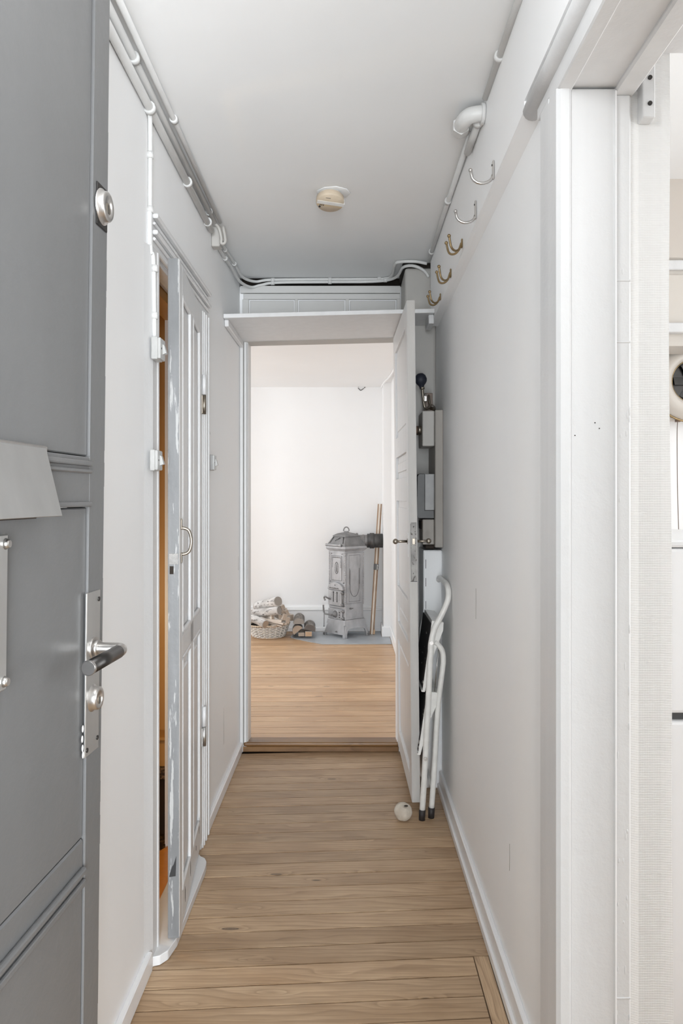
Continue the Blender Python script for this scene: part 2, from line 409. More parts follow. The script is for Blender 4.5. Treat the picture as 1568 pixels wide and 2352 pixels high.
# unseen front wall and stairwell; opening shaped to keep light off the kitchen jamb
b = MB(); b.box(-1.4, -0.50, -0.42, -0.30, 0, 2.5); b.box(0.15, 1.4, -0.42, -0.30, 0, 2.5); b.box(-0.50, 0.15, -0.42, -0.30, 2.25, 2.5)
struct('wall_front', b, 'bounce_cut_grey', 'unseen grey wall, doorway opening shaped to shield the kitchen jamb from light, behind the viewer', 'wall')
b = MB(); b.box(-1.4, -1.3, -2.1, -0.42, 0, 2.5); b.box(1.3, 1.4, -2.1, -0.42, 0, 2.5); b.box(-1.4, 1.4, -2.2, -2.1, 0, 2.5)
struct('wall_stairwell', b, 'bounce_cut_grey', 'grey stairwell walls behind the viewer', 'wall')
b = MB(); b.box(-1.4, 1.4, -2.2, -0.30, 2.5, 2.6)
struct('ceiling_stairwell', b, 'ceiling_white', 'stairwell ceiling behind the viewer', 'ceiling')
b = MB(); b.box(-1.4, 1.4, -2.2, -0.40, -0.05, 0)
struct('floor_stairwell', b, 'terrazzo', 'stairwell landing floor behind the viewer', 'floor')

# far room
b = MB(); b.box(-2.9, 0.9, 7.53, 7.65, 0, 2.5)
struct('wall_far', b, 'far_white', 'white back wall of the far room behind the stove', 'wall')
b = MB(); b.box(-2.9, -2.78, 4.1, 7.53, 0, 2.5)
struct('wall_far_left', b, 'far_white', 'white window wall of the far room out of view at left', 'wall')
b = MB(); b.box(0.405, 0.9, 4.1, 7.53, 0, 2.5)
b.box(0.333, 0.405, 7.21, 7.53, 0, 2.5)
struct('wall_far_right', b, 'far_white', 'white right wall of the far room with chimney corner', 'wall')
b = MB(); b.box(-2.9, -0.67, 4.02, 4.1, 0, 2.5)
struct('wall_far_near', b, 'far_white', 'white near wall of the far room left of its doorway', 'wall')
b = MB(); b.box(-2.9, 0.9, 4.1, 7.65, 2.36, 2.46)
struct('ceiling_far', b, 'far_white', 'white ceiling of the far room with a cracked corner', 'ceiling')
# cornice and crack in the far corner
b = MB()
b.tube([(0.40, 4.2, 2.352), (0.395, 5.4, 2.352), (0.38, 6.6, 2.352), (0.335, 7.2, 2.352), (0.325, 7.5, 2.352)], 0.009, 8)
struct('trim_2', b, 'far_white', 'rough plaster cove along the far room ceiling edge', 'trim')
b = MB()
for (x0, y0, x1, y1) in ((822, 889, 830, 887), (833, 885, 846, 884), (850, 883, 866, 881), (822, 891, 828, 897), (828, 897, 835, 892), (836, 891, 842, 886), (803, 888, 818, 888)):
    b.tube([P(x0, y0, 7.525), P(x1, y1, 7.525)], 0.0028, 5, False)
struct('trim_3', b, 'cavity_dark', 'thin dark plaster cracks at the far ceiling corner', 'crack')

# kitchen
b = MB(); b.box(0.638, 3.1, 3.25, 3.35, 0, 2.55)
struct('wall_kitchen', b, 'wall_white', 'white kitchen wall behind the fridge and fan', 'wall')
b = MB(); b.box(3.0, 3.1, -0.3, 3.25, 0, 2.55); b.box(0.638, 3.1, -0.4, -0.3, 0, 2.55); b.box(0.638, 0.75, -0.3, 0.5, 0, 2.55)
struct('wall_kitchen_side', b, 'wall_white', 'kitchen side walls out of view', 'wall')
b = MB(); b.box(0.55, 3.1, -0.4, 3.35, 2.5, 2.6)
struct('ceiling_kitchen', b, 'ceiling_white', 'white kitchen ceiling', 'ceiling')
b = MB(); b.box(0.42, 3.1, -0.4, 3.35, -0.05, 0.0)
struct('floor_kitchen', b, 'plank_hall', 'kitchen floor hidden behind the doorway lining', 'floor')

# bathroom behind the ajar door
b = MB(); b.box(-1.75, -0.67, 3.05, 3.15, 0, 2.4)
wb = struct('wall_bathroom', b, 'ocher', 'ocher painted wall glimpsed through the door gap', 'wall')
b = MB(); b.box(-1.75, -1.65, 1.95, 3.05, 0, 2.4); b.box(-1.75, -0.67, 1.90, 1.98, 0, 2.4)
struct('wall_bathroom_side', b, 'ocher', 'ocher painted side walls of the small lit room', 'wall')
b = MB(); b.box(-1.75, -0.67, 1.9, 3.15, 2.4, 2.46)
struct('ceiling_bathroom', b, 'ocher', 'ocher ceiling of the small lit room', 'ceiling')
b = MB(); b.box(-1.75, -0.67, 1.9, 3.15, -0.05, -0.002)
struct('floor_bathroom', b, 'terrazzo', 'brown speckled floor seen through the door gap', 'floor')
b = MB(); b.box(-1.65, -0.671, 2.97, 3.05, 0.27, 0.375, 0.004)
tw = TH('wall_ledge', 'ocher ledge with dark underside inside the small lit room', 'ledge', (-1.1, 3.0, 0.1))
tw.part('ledge_front', b, 'ocher')
b = MB(); b.box(-1.65, -0.671, 2.95, 3.05, 0.375, 0.388, 0.003); tw.part('ledge_top', b, 'ocher')
b = MB(); b.box(-1.65, -0.671, 2.96, 3.05, 0.225, 0.27, 0.003); tw.part('lower_rail', b, 'terrazzo')
b = MB(); b.box(-1.65, -0.671, 3.0, 3.05, 0.0, 0.225); tw.part('kick_board', b, 'dark_wood')
b = MB(); b.prism([(-0.90, 2.30), (-0.665, 2.235), (-0.56, 2.23), (-0.56, 2.86), (-0.66, 2.86), (-0.78, 2.64)], 0.0, 0.018)
tag(obj('wooden_sill_board', b, 'orange_varnish'), 'orange varnished board on the floor just inside the door gap', 'board')

# ------------------------------------------------------------------ floors: every plank its own piece
def plank_mesh(name, x0, x1, y0, y1, k_, th=0.02, mat='plank_hall', bev=0.0012):
    b = MB(); b.box(x0, x1, y0, y1, -th, 0, 0)
    for v in b.bm.verts: v.co.y += k_ * v.co.x
    me = bpy.data.meshes.new(name); b.bm.to_mesh(me); b.bm.free(); me.materials.append(M[mat]); return me
fl = MB(); fl.box(-0.66, 0.42, 0.36, 4.05, -0.06, -0.021)
floor = struct('floor', fl, 'gap_dark', 'sanded pine plank floor of the hall', 'floor')
KS = 0.072; PW = 0.0860
full = plank_mesh('plank', -0.549, 0.419, 0, PW - 0.0052, KS)
short = plank_mesh('plank', -0.549, 0.354, 0, PW - 0.0052, KS)
y = -0.40; i = 0; yshort = 0
while y + PW + 0.419 * KS < 4.06:
    is_s = y + PW + 0.37 * KS < 2.275
    if is_s: yshort = y + PW + 0.37 * KS
    o = bpy.data.objects.new('plank', short if is_s else full); C.objects.link(o); o.parent = floor
    o.location = (0, y + random.uniform(-.0008, .0008), random.uniform(-0.0006, 0.0004)); y += PW; i += 1
b = MB(); b.box(0.354, 0.396, 0.42, 2.27, -0.02, 0.0, 0.001)
b.bm.transform(Matrix.Rotation(R(90), 4, 'Z') @ Matrix.Identity(4)) if False else None
me = MB(); me.box(-2.4, 0.0, -0.0205, 0.0205, -0.02, 0.0005, 0.001)
o = obj('edge_plank', me, 'plank_hall', floor); o.location = (0.3775, yshort - .002, 0); o.rotation_euler = (0, 0, R(90)); b.bm.free()

fl = MB(); fl.box(-2.9, 0.9, 4.05, 7.6, -0.06, -0.021)
floor2 = struct('floor', fl, 'gap_dark', 'bright pine plank floor of the far room', 'floor')
PF = 0.110
fm = plank_mesh('plank', -2.75, 0.404, 0, PF - 0.005, 0.02, mat='plank_far')
y = 4.02
while y < 7.5:
    o = bpy.data.objects.new('plank', fm); C.objects.link(o); o.parent = floor2
    o.location = (0, y + 0.055 if y < 4.05 else y + 0.055, random.uniform(-0.0005, 0.0004)); y += PF

# ------------------------------------------------------------------ baseboards
b = MB()
b.box(-0.55, -0.534, 1.40, OP0 - 0.085, 0.001, 0.056, 0.003)
struct('baseboard_left', b, 'base_white', 'chipped white baseboard along the near left wall', 'baseboard')
b = MB(); b.box(-0.55, -0.534, OP1 + 0.145, YE, 0.001, 0.05, 0.003)
struct('baseboard_left', b, 'base_white', 'white baseboard on the left wall beyond the ajar door', 'baseboard')
b = MB()
b.box(0.406, 0.42, 1.62, 3.46, 0.001, 0.085, 0.003); b.box(0.398, 0.408, 1.62, 3.46, 0.001, 0.03, 0.003)
struct('baseboard_right', b, 'base_white', 'worn white baseboard along the right wall', 'baseboard')
b = MB()
b.box(-2.78, 0.333, 7.505, 7.53, 0.002, 0.205, 0.003); b.box(-2.78, 0.333, 7.495, 7.53, 0.205, 0.222, 0.004); b.box(-2.78, 0.333, 7.508, 7.53, 0.222, 0.24, 0.004)
b.box(-2.78, 0.333, 7.49, 7.53, 0.002, 0.045, 0.006)
struct('baseboard_far', b, 'far_white', 'tall moulded white skirting behind basket and stove', 'baseboard')
b = MB()
b.box(0.318, 0.333, 7.2, 7.49, 0.002, 0.10, 0.006); b.box(0.318, 0.404, 7.195, 7.21, 0.002, 0.10, 0.006); b.box(0.392, 0.405, 4.15, 7.195, 0.002, 0.10, 0.005)
struct('baseboard_far_right', b, 'far_white', 'white skirting around the chimney corner right of the stove', 'baseboard')

# ------------------------------------------------------------------ far doorway: frame, threshold, panelling over it
fr = TH('trim_4', 'white door frame of the far doorway, cracked along its left edge', 'door frame', (DX0, YE, 0), kind='structure')
b = MB(); b.box(-0.549, -0.531, YE - .014, YE, 0.0, 2.12, 0.003); b.box(-0.529, -0.513, YE - .010, YE, 0.0, 2.112, 0.003); fr.part('frame_side', b, 'trim_white')
b = MB(); b.box(-0.516, -0.508, YE + .0, YE + .118, 0.0, 2.105, 0.001); fr.part('frame_lining', b, 'trim_white')
b = MB(); b.box(-0.53, -0.5295, YE - .013, YE, 0.04, 2.10); b.box(-0.5125, -0.5118, YE - .012, YE, 0.04, 2.08); fr.part('crack', b, 'meter_board')
b = MB(); b.box(-0.549, 0.252, YE - .014, YE, 0, 0.016, 0.003, Matrix.Translation((0, 0, 2.113)) @ Matrix.Rotation(R(-1.4), 4, 'Y') @ Matrix.Translation((0.15, 0, -0.0)))
fr.part('frame_head', b, 'trim_white')
b = MB(); b.box(-0.70, 0.11, YE - .02, YE + .10, 0, 0.010, 0.002, Matrix.Translation((0.15, 0, 2.104)) @ Matrix.Rotation(R(-1.4), 4, 'Y'))
fr.part('head_lining', b, 'grubby_shaded_white')
b = MB(); b.box(-0.60, 0.10, YE + .0, YE + .118, 0.0, 0.03, 0.0, Matrix.Translation((0.15, 0, 2.116)) @ Matrix.Rotation(R(-1.4), 4, 'Y'))
fr.part('head_filler', b, 'trim_white')

th = TH('trim_5', 'brown varnished wooden threshold raised at the far doorway', 'threshold', (0, YE, 0), kind='structure')
b = MB(); b.box(-0.545, 0.26, 3.968, 4.0, 0.0, 0.028, 0.003); th.part('riser', b, 'sill_wood')
b = MB(); b.box(-0.53, 0.26, 3.963, 4.022, 0.028, 0.050, 0.009, seg=3); th.part('nosing', b, 'sill_wood')
b = MB(); b.box(-0.515, 0.26, 4.022, 4.10, 0.0, 0.036, 0.003); th.part('back_board', b, 'sill_wood')

pn = TH('trim_6', 'grey-white panelling above the shelf with three sunken panels', 'panelling', (-0.13, YE, 2.13), kind='structure')
def Y3(x): return (x - VX) * YE / F
b = MB(); b.box(-0.545, 0.268, YE - .022, YE, 2.335, 2.372, 0.002); pn.part('top_board', b, 'panel_grey')
b = MB(); b.box(-0.53, 0.268, YE - .016, YE, 2.305, 2.333, 0.002); b.box(-0.53, 0.268, YE - .016, YE, 2.13, 2.16, 0.002); pn.part('rail', b, 'panel_grey')
for x0, x1 in ((-0.535, Y3(572)), (Y3(677), Y3(684)), (Y3(793), Y3(801)), (Y3(910), 0.268)):
    b = MB(); b.box(x0, x1, YE - .016, YE, 2.16, 2.305, 0.002); pn.part('stile', b, 'panel_grey')
for x0, x1 in ((572, 677), (684, 793), (801, 910)):
    b = MB(); b.box(Y3(x0) + .006, Y3(x1) - .006, YE - .008, YE - .001, 2.165, 2.299, 0.002); pn.part('panel', b, 'panel_grey')

# shelf over the far doorway
sh = TH('wall_shelf', 'white board shelf spanning the hall above the far doorway', 'shelf', (0, 3.7, 2.1))
T = Matrix.Translation((0, 0, 2.112)) @ Matrix.Rotation(R(-1.45), 4, 'Y')
b = MB(); b.box(-0.548, 0.266, 3.44, 3.962, -0.009, 0.009, 0.001, T); b.box(0.266, 0.384, 3.44, 3.695, -0.009, 0.009, 0.001, T); sh.part('board', b, 'trim_white')
b = MB(); b.box(-0.549, -0.53, 3.47, 3.96, -0.04, -0.0095, 0.003, T); sh.part('batten', b, 'trim_white')
b = MB(); b.box(0.36, 0.384, 3.47, 3.61, -0.05, -0.0095, 0.003, T); sh.part('batten', b, 'trim_white')

# boxed riser in the right far corner
b = MB()
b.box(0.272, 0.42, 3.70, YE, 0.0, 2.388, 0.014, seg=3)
struct('trim_7', b, 'grubby_shaded_white', 'greyish boxed duct in the far right hall corner', 'duct')
b = MB(); b.box(0.338, 0.42, 3.475, 3.698, 0.0, 1.062, 0.004)
pb = struct('trim_8', b, 'wall_white', 'white boxing below the fuse board behind the stool', 'boxing')
for z in (0.60, 0.66, 0.73, 0.80, 0.9, 0.98):
    b = MB(); b.box(0.3475, 0.3495, 3.4742, 3.476, z, z + random.uniform(.03, .06)); obj('crack', b, 'cavity_dark', pb)

# ------------------------------------------------------------------ kitchen doorway lining, casing, head
kd = TH('trim_9', 'thickly painted white lining and casing of the kitchen doorway', 'door frame', (0.42, 1.5, 0), kind='structure')
def vprof(poly, z0, z1): b = MB(); b.prism(poly, z0, z1); return b
b = vprof([(0.401, 1.500), (0.408, 1.492), (0.424, 1.492), (0.430, 1.500), (0.430, 1.56), (0.401, 1.56)], 0, 2.085); kd.part('edge_bead', b, 'jamb_white')
b = MB(); b.box(0.430, 0.520, 1.504, 1.56, 0, 2.088, 0.002); kd.part('lining_board', b, 'jamb_white')
b = MB(); b.box(0.517, 0.553, 1.520, 1.56, 0, 2.086, 0.004); kd.part('stop_bead', b, 'jamb_white')
b = MB(); b.box(0.512, 0.519, 1.501, 1.51, 0, 2.086, 0.003); kd.part('corner_bead', b, 'jamb_white')
b = MB(); b.box(0.402, 0.42, 1.5605, 1.628, 0, 2.099, 0.002); kd.part('side_casing', b, 'trim_white')
b = MB(); b.box(0.403, 0.432, 0.60, 1.56, 2.082, 2.14, 0.003); kd.part('head_bead', b, 'jamb_white')
b = MB(); b.box(0.432, 0.52, 0.60, 1.56, 2.092, 2.14, 0.002); kd.part('head_board', b, 'jamb_white')
b = MB(); b.box(0.517, 0.56, 0.60, 1.56, 2.084, 2.14, 0.004); kd.part('head_stop', b, 'jamb_white')
b = MB(); b.box(0.4035, 0.42, 0.60, 1.66, 2.10, 2.125, 0.002); kd.part('head_casing', b, 'trim_white')
b = MB(); b.tube([(0.404, 0.5, 2.143), (0.404, 1.5, 2.143), (0.405, 1.71, 2.145)], 0.021, 16, False); kd.part('head_roll', b, 'trim_white')
# peeling ridges on the stop bead
b = MB()
for z in (1.72, 1.60, 0.32, 0.245):
    b.box(0.521, 0.552, 1.5185, 1.5215, z, z + 0.004, 0.001)
for _ in range(26):
    z = random.uniform(0.25, 1.75); x = random.uniform(0.524, 0.55)
    b.sphere((x, 1.5205, z), 0.0035, (0.6, 0.5, random.uniform(1, 3)), 8, 6)
kd.part('paint_lump', b, 'jamb_white', kind='stuff')
b = MB()
for x, y_ in ((1376, 984), (1366, 971), (1320, 1000)):
    b.cyl(P(x, y_, 1.5042), P(x, y_, 1.5030), 0.0012, seg=8)
kd.part('nail_hole', b, 'cavity_dark')
# ribbed strip beyond the lining, with a slightly wavy edge
nb = bmesh.new(); cols = []
for i in range(61):
    z = i / 60 * 2.5; e = 0.640 + 0.0035 * math.sin(z * 2.1 + .6) + 0.0015 * math.sin(z * 7)
    cols.append([nb.verts.new((x, yv, z)) for x, yv in ((0.556, 1.535), (0.575, 1.541), (0.60, 1.5405), (0.62, 1.5405), (e, 1.543), (e, 1.555), (0.556, 1.555))])
for i in range(60):
    for j in range(7):
        f = nb.faces.new((cols[i][j], cols[i][(j + 1) % 7], cols[i + 1][(j + 1) % 7], cols[i + 1][j]))
nb.faces.new(cols[0]); nb.faces.new(list(reversed(cols[-1])))
bmesh.ops.recalc_face_normals(nb, faces=nb.faces)
b = MB(); b.bm.free(); b.bm = nb
struct('trim_10', b, 'ribbed_white', 'white strip of fine-ribbed cloth wallcovering beside the kitchen doorway', 'wallcovering')

# kitchen bracket and shelf
sb = TH('kitchen_shelf', 'white kitchen shelf on a screwed L-bracket above the fridge', 'shelf', (0.7, 1.5, 2.17))
b = MB(); b.box(0.58, 1.3, 1.33, 1.54, 2.176, 2.196, 0.001); sb.part('board', b, 'trim_white')
b = MB()
b.box(0.573, 0.597, 1.512, 1.542, 2.036, 2.168, 0.002); b.box(0.573, 0.597, 1.36, 1.542, 2.160, 2.176, 0.002)
br = sb.part('bracket', b, 'trim_white')
b = MB()
for z in (2.113, 2.063): b = MB(); b.cyl((0.586, 1.5125, z), (0.586, 1.509, z), 0.0042, seg=14); sb.sub(br, 'screw', b, 'dark_steel')
for y_ in (1.475, 1.41): b = MB(); b.cyl((0.605, y_, 2.1765), (0.605, y_, 2.173), 0.0042, seg=14); sb.sub(br, 'screw', b, 'dark_steel')

# kitchen back wall cupboards, fan, fridge
kc = TH('kitchen_cupboard', 'beige framed wall cupboard high behind the kitchen fan', 'cupboard', (1.6, 3.15, 1.8))
def KZ(y_, d): return H - (y_ - VY) * d / F
d = 2.95
b = MB(); b.box(0.95, 2.4, d, 3.12, KZ(795, d), KZ(50, d) if False else 2.5, 0.002); kc.part('carcass', b, 'cream')
b = MB(); b.box(0.95, 2.4, d - .008, d, KZ(595, d), KZ(172, d), 0.004); kc.part('door', b, 'beige')
b = MB(); b.box(0.95, 2.4, d - .016, d, KZ(622, d), KZ(600, d), 0.003); kc.part('rail', b, 'trim_white')
b = MB(); b.box(0.95, 2.4, d - .012, d, KZ(745, d), KZ(632, d), 0.003); kc.part('drawer_front', b, 'cream')
b = MB(); b.box(0.95, 2.4, d - .04, d, KZ(768, d), KZ(746, d), 0.003); kc.part('ledge', b, 'trim_white')

fx, fz, fd = 1.395, KZ(880, 3.2), 3.16
fn = TH('extractor_fan', 'cream round extractor fan with pull cord on kitchen wall', 'fan', (fx, 3.2, fz))
b = MB(); b.box(fx - .19, fx + .19, fd, 3.249, KZ(965, fd), 1.78, 0.03, seg=4); fn.part('housing', b, 'cream')
rotF = Matrix.Translation((fx, fd, fz)) @ Matrix.Rotation(R(90), 4, 'X')
b = MB(); b.lathe([(0.085, 0.0), (0.09, 0.02), (0.11, 0.035), (0.14, 0.025), (0.158, 0.0)], rotF, 48); fn.part('ring', b, 'cream')
b = MB(); b.lathe([(0.159, 0.0), (0.164, 0.003), (0.167, 0.0)], rotF, 48); b.lathe([(0.082, 0.0), (0.086, 0.018), (0.089, 0.018), (0.09, 0.0)], rotF, 48); fn.part('seam', b, 'brass_old')
b = MB(); b.cyl((fx, fd + .001, fz), (fx, fd - .006, fz), 0.083, seg=40); fn.part('rotor_hub', b, 'dark_steel')
for k_ in range(6):
    b = MB(); b.box(0.015, 0.078, -0.018, 0.018, 0.0, 0.003, 0.001, rotF @ Matrix.Translation((0, 0, .012)) @ Matrix.Rotation(R(60 * k_), 4, 'Z') @ Matrix.Rotation(R(25), 4, 'X')); fn.part('blade', b, 'meter_grey')
cxp = (1558 - VX) * fd / F
b = MB(); b.tube([(cxp, fd + .01, KZ(966, fd)), (cxp - .002, fd + .01, KZ(1000, fd)), (cxp, fd + .012, KZ(1100, fd)), (cxp + .002, fd + .01, KZ(1180, fd)), (cxp + .006, fd + .01, KZ(1243, fd))], 0.0016, 6)
b.cyl((cxp, fd + .01, KZ(964, fd)), (cxp, fd + .01, KZ(969, fd)), 0.011, seg=12)
fn.part('pull_cord', b, 'porcelain_brown')

fg = TH('fridge', 'white two-door fridge standing against the kitchen wall', 'fridge', (1.02, 2.16, 0))
fd2 = 1.87
zt = KZ(1243, fd2); zg0, zg1 = KZ(1652, fd2), KZ(1634, fd2)
b = MB(); b.box(0.735, 1.305, fd2 + .03, 2.45, 0.02, zt - .01, 0.004); fg.part('cabinet', b, 'fridge_white')
b = MB(); b.box(0.73, 1.31, fd2 - .022, 2.45, zt - .014, zt + .004, 0.005); fg.part('top', b, 'fridge_white')
b = MB(); b.box(0.735, 1.305, fd2 - .02, fd2 + .03, zg1, zt - .016, 0.008, seg=2); fg.part('door', b, 'fridge_white')
b = MB(); b.box(0.735, 1.305, fd2 - .02, fd2 + .03, 0.03, zg0, 0.008, seg=2); fg.part('door', b, 'fridge_white')
b = MB(); b.box(0.74, 1.30, fd2 + .0, fd2 + .029, zg0, zg1); fg.part('door_gap', b, 'meter_grey')
b = MB(); b.cyl((0.79, 2.0, zt + .004), (0.79, 2.0, zt + .011), 0.028, 0.034, 20)
tag(obj('saucer', b, 'enamel_white'), 'small white saucer on top of the fridge', 'saucer')

# ------------------------------------------------------------------ boxing with the coat hooks
b = MB()
yn, yf = 1.70, 3.62
v0 = [(0.385, yn, 2.143), (0.42, yn, 2.125), (0.42, yn, CZ), (0.385, yn, CZ)]
v1 = [(0.385, yf, 2.092), (0.42, yf, 2.092), (0.42, yf, CZ), (0.385, yf, CZ)]
A = [b.bm.verts.new(v) for v in v0]; B_ = [b.bm.verts.new(v) for v in v1]
b.bm.faces.new(A); b.bm.faces.new(list(reversed(B_)))
for i in range(4): b.bm.faces.new((A[i], B_[i], B_[(i + 1) % 4], A[(i + 1) % 4]))
bmesh.ops.recalc_face_normals(b.bm, faces=b.bm.faces)
b.box(0.385, 0.42, -0.29, yn, 2.163, CZ)
hk = struct('trim_11', b, 'wall_white', 'white boxed hook rail running along the right wall top', 'rail')
b = MB(); b.prism([(0, 0), (0.13, 0), (0.13, -0.012), (0.10, -0.020), (0.055, -0.045), (0.02, -0.085), (0.0, -0.11), (-0.015, -0.11), (-0.015, 0)], -0.0145, 0.0145,
                  Matrix.Translation((0.4035, 1.83, 2.139)) @ Matrix(((0, 0, 1, 0), (-1, 0, 0, 0), (0, 1, 0, 0), (0, 0, 0, 1))))
b.bm.free()

def hook_single(px, ytop, ybot, label):
    d = 0.385 * F / (px - VX)
    zt, zb = KZ(ytop, d), KZ(ybot, d)
    t_ = TH('coat_hook', label, 'hook', (0.385, d, zt))
    zm = zt * 0.25 + zb * 0.75
    b = MB(); b.box(0.3795, 0.3845, d - .006, d + .006, zm - .012, zt, 0.002); t_.part('plate', b, 'steel')
    b = MB()
    pts = [(0.381, d, zm)]
    rr = (zt - zb) * 0.6
    for a in range(0, 181, 20):
        pts.append((0.381 - 0.028 + 0.028 * math.cos(R(a)), d, zm - 0.022 * math.sin(R(a))))
    pts.append((0.322, d - .001, zm + .012))
    b.tube(pts, 0.0042, 8, False); b.sphere(pts[-1], 0.0055, u=10, v=8)
    t_.part('prong', b, 'steel')
    b = MB(); b.cyl((0.3795, d, zt - .012), (0.3775, d, zt - .012), 0.0028, seg=8); t_.part('screw', b, 'dark_steel')
hook_single(1135, 369, 413, 'steel coat hook on the right rail, nearest the kitchen doorway')
hook_single(1094, 461, 506, 'steel coat hook, second from the kitchen doorway')
def hook_double(px, ytop, ybot, label):
    d = 0.385 * F / (px - VX)
    zt, zb = KZ(ytop, d), KZ(ybot, d)
    h_ = zt - zb
    t_ = TH('double_coat_hook', label, 'hook', (0.385, d, zt))
    b = MB(); b.box(0.380, 0.3845, d - .007, d + .007, zb + .018, zt - .004, 0.002); t_.part('plate', b, 'brass_old')
    for s_ in (-1, 1):
        b = MB()
        pts = [(0.381, d, zt - .018), (0.372, d + s_ * .006, zb + .012), (0.358, d + s_ * .018, zb + .003), (0.343, d + s_ * .030, zb + .012), (0.335, d + s_ * .036, zt - .006)]
        b.tube(pts, 0.0038, 8); b.sphere(pts[-1], 0.0062, u=10, v=8)
        t_.part('prong', b, 'brass_old')
hook_double(1062, 546, 582, 'brass double coat hook, nearest of the three brass ones')
hook_double(1036, 615, 649, 'brass double coat hook, middle of the three brass ones')
hook_double(1012, 672, 700, 'brass double coat hook at the far end of the rail')

# ------------------------------------------------------------------ pipes and cables along the ceiling
def pipe_thing(name, label, pts, r, mat='pipe_white', clips=(), clip_r=None, smooth=True):
    t_ = TH(name, label, 'pipe' if 'pipe' in name or 'conduit' in name else 'cable', pts[0])
    b = MB(); b.tube(pts, r, 10, smooth); t_.part('tube', b, mat)
    for c in clips:
        b = MB(); c0 = Vector(c[0]); dr = Vector(c[1]).normalized()
        b.cyl(c0 - dr * .009, c0 + dr * .009, (clip_r or r * 1.45), seg=12); t_.part('clip', b, mat)
    return t_
Yd = (0, 1, 0)
pipe_thing('conduit', 'lower white conduit on the left wall top', [(-0.538, 1.2, 2.357), (-0.538, 2.2, 2.357), (-0.538, 3.08, 2.352)], 0.0115, clips=[((-0.538, y_, 2.357), Yd) for y_ in (2.12, 2.62, 3.0)], smooth=False)
pipe_thing('conduit', 'upper white conduit tucked into the left ceiling corner', [(-0.535, 1.2, 2.397), (-0.535, 2.2, 2.397), (-0.530, 3.10, 2.392)], 0.0105, clips=[((-0.534, y_, 2.397), Yd) for y_ in (1.95, 3.0)], smooth=False)
pipe_thing('conduit', 'thin white conduit on the ceiling beside the left corner', [(-0.506, 1.2, 2.403), (-0.508, 2.3, 2.403), (-0.510, 3.12, 2.400)], 0.0080, clips=[((-0.508, 2.28, 2.403), Yd)], smooth=False)
pipe_thing('conduit', 'vertical white conduit dropping to the upper light switch', [(-0.541, 2.13, 2.352), (-0.543, 2.145, 2.30), (-0.543, 2.145, 2.0), (-0.536, 2.152, 1.95), (-0.533, 2.152, 1.732)], 0.0065, clips=[((-0.543, 2.145, z), (0, 0, 1)) for z in (2.24, 2.09)] + [((-0.533, 2.152, z), (0, 0, 1)) for z in (1.93, 1.80)])
# junction block
jb = TH('junction_block', 'small white wooden block with looped cables on the left wall', 'block', (-0.54, 3.16, 2.33))
b = MB(); b.box(-0.549, -0.515, 3.14, 3.19, 2.31, 2.392, 0.003); jb.part('block', b, 'grubby_shaded_white')
b = MB(); b.tube([(-0.53, 3.10, 2.39), (-0.515, 3.12, 2.375), (-0.507, 3.13, 2.34), (-0.508, 3.135, 2.322), (-0.498, 3.138, 2.32), (-0.492, 3.135, 2.335), (-0.50, 3.13, 2.385)], 0.0062, 8); jb.part('cable', b, 'grubby_shaded_white')
b = MB(); b.box(-0.514, -0.497, 3.137, 3.14, 2.33, 2.385); jb.part('dark_gap', b, 'meter_board')

pipe_thing('ceiling_cable', 'upper painted cable looping from left corner over the panelling', [(-0.54, 3.2, 2.375), (-0.536, 3.4, 2.382), (-0.53, 3.62, 2.390), (-0.52, 3.84, 2.385), (-0.47, 3.955, 2.392), (-0.40, 3.962, 2.402), (-0.2, 3.962, 2.405), (0.05, 3.962, 2.406), (0.19, 3.95, 2.406), (0.222, 3.88, 2.405), (0.226, 3.70, 2.405), (0.25, 3.665, 2.405), (0.32, 3.655, 2.403), (0.372, 3.66, 2.395)], 0.0072,
           clips=[((-0.538, 3.42, 2.382), Yd), ((-0.530, 3.65, 2.390), Yd), ((-0.38, 3.962, 2.402), (1, 0, 0)), ((-0.09, 3.962, 2.405), (1, 0, 0)), ((0.16, 3.955, 2.406), (1, 0, 0))])
pipe_thing('ceiling_cable', 'lower painted cable looping from left corner over the panelling', [(-0.542, 3.2, 2.345), (-0.542, 3.4, 2.352), (-0.539, 3.62, 2.365), (-0.53, 3.82, 2.358), (-0.49, 3.94, 2.360), (-0.44, 3.958, 2.375), (-0.36, 3.96, 2.388), (-0.1, 3.96, 2.391), (0.10, 3.958, 2.392), (0.20, 3.94, 2.395), (0.246, 3.84, 2.388), (0.265, 3.72, 2.395), (0.31, 3.685, 2.392), (0.36, 3.69, 2.372), (0.385, 3.69, 2.34)], 0.0072,
           clips=[((-0.541, 3.45, 2.354), Yd), ((-0.38, 3.96, 2.386), (1, 0, 0)), ((-0.09, 3.96, 2.391), (1, 0, 0)), ((0.19, 3.942, 2.395), (1, 0, 0))])
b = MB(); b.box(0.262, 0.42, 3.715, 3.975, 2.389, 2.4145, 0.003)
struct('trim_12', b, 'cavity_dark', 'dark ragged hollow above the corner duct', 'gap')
pipe_thing('conduit', 'thin white conduit along the right ceiling corner before the elbow', [(0.378, 1.2, 2.402), (0.380, 2.15, 2.400)], 0.009, clips=[((0.379, 1.95, 2.401), Yd)], smooth=False)
pipe_thing('conduit', 'thin white conduit along the right ceiling corner beyond the elbow', [(0.372, 2.36, 2.398), (0.375, 3.1, 2.400), (0.377, 3.62, 2.398)], 0.009, clips=[((0.373, 2.9, 2.400), Yd), ((0.376, 3.5, 2.400), Yd)], smooth=False)
pipe_thing('conduit', 'short white conduit stub under the elbow pipe', [(0.372, 2.20, 2.368), (0.372, 2.42, 2.368)], 0.011, clips=[((0.372, 2.22, 2.368), Yd)], smooth=False)
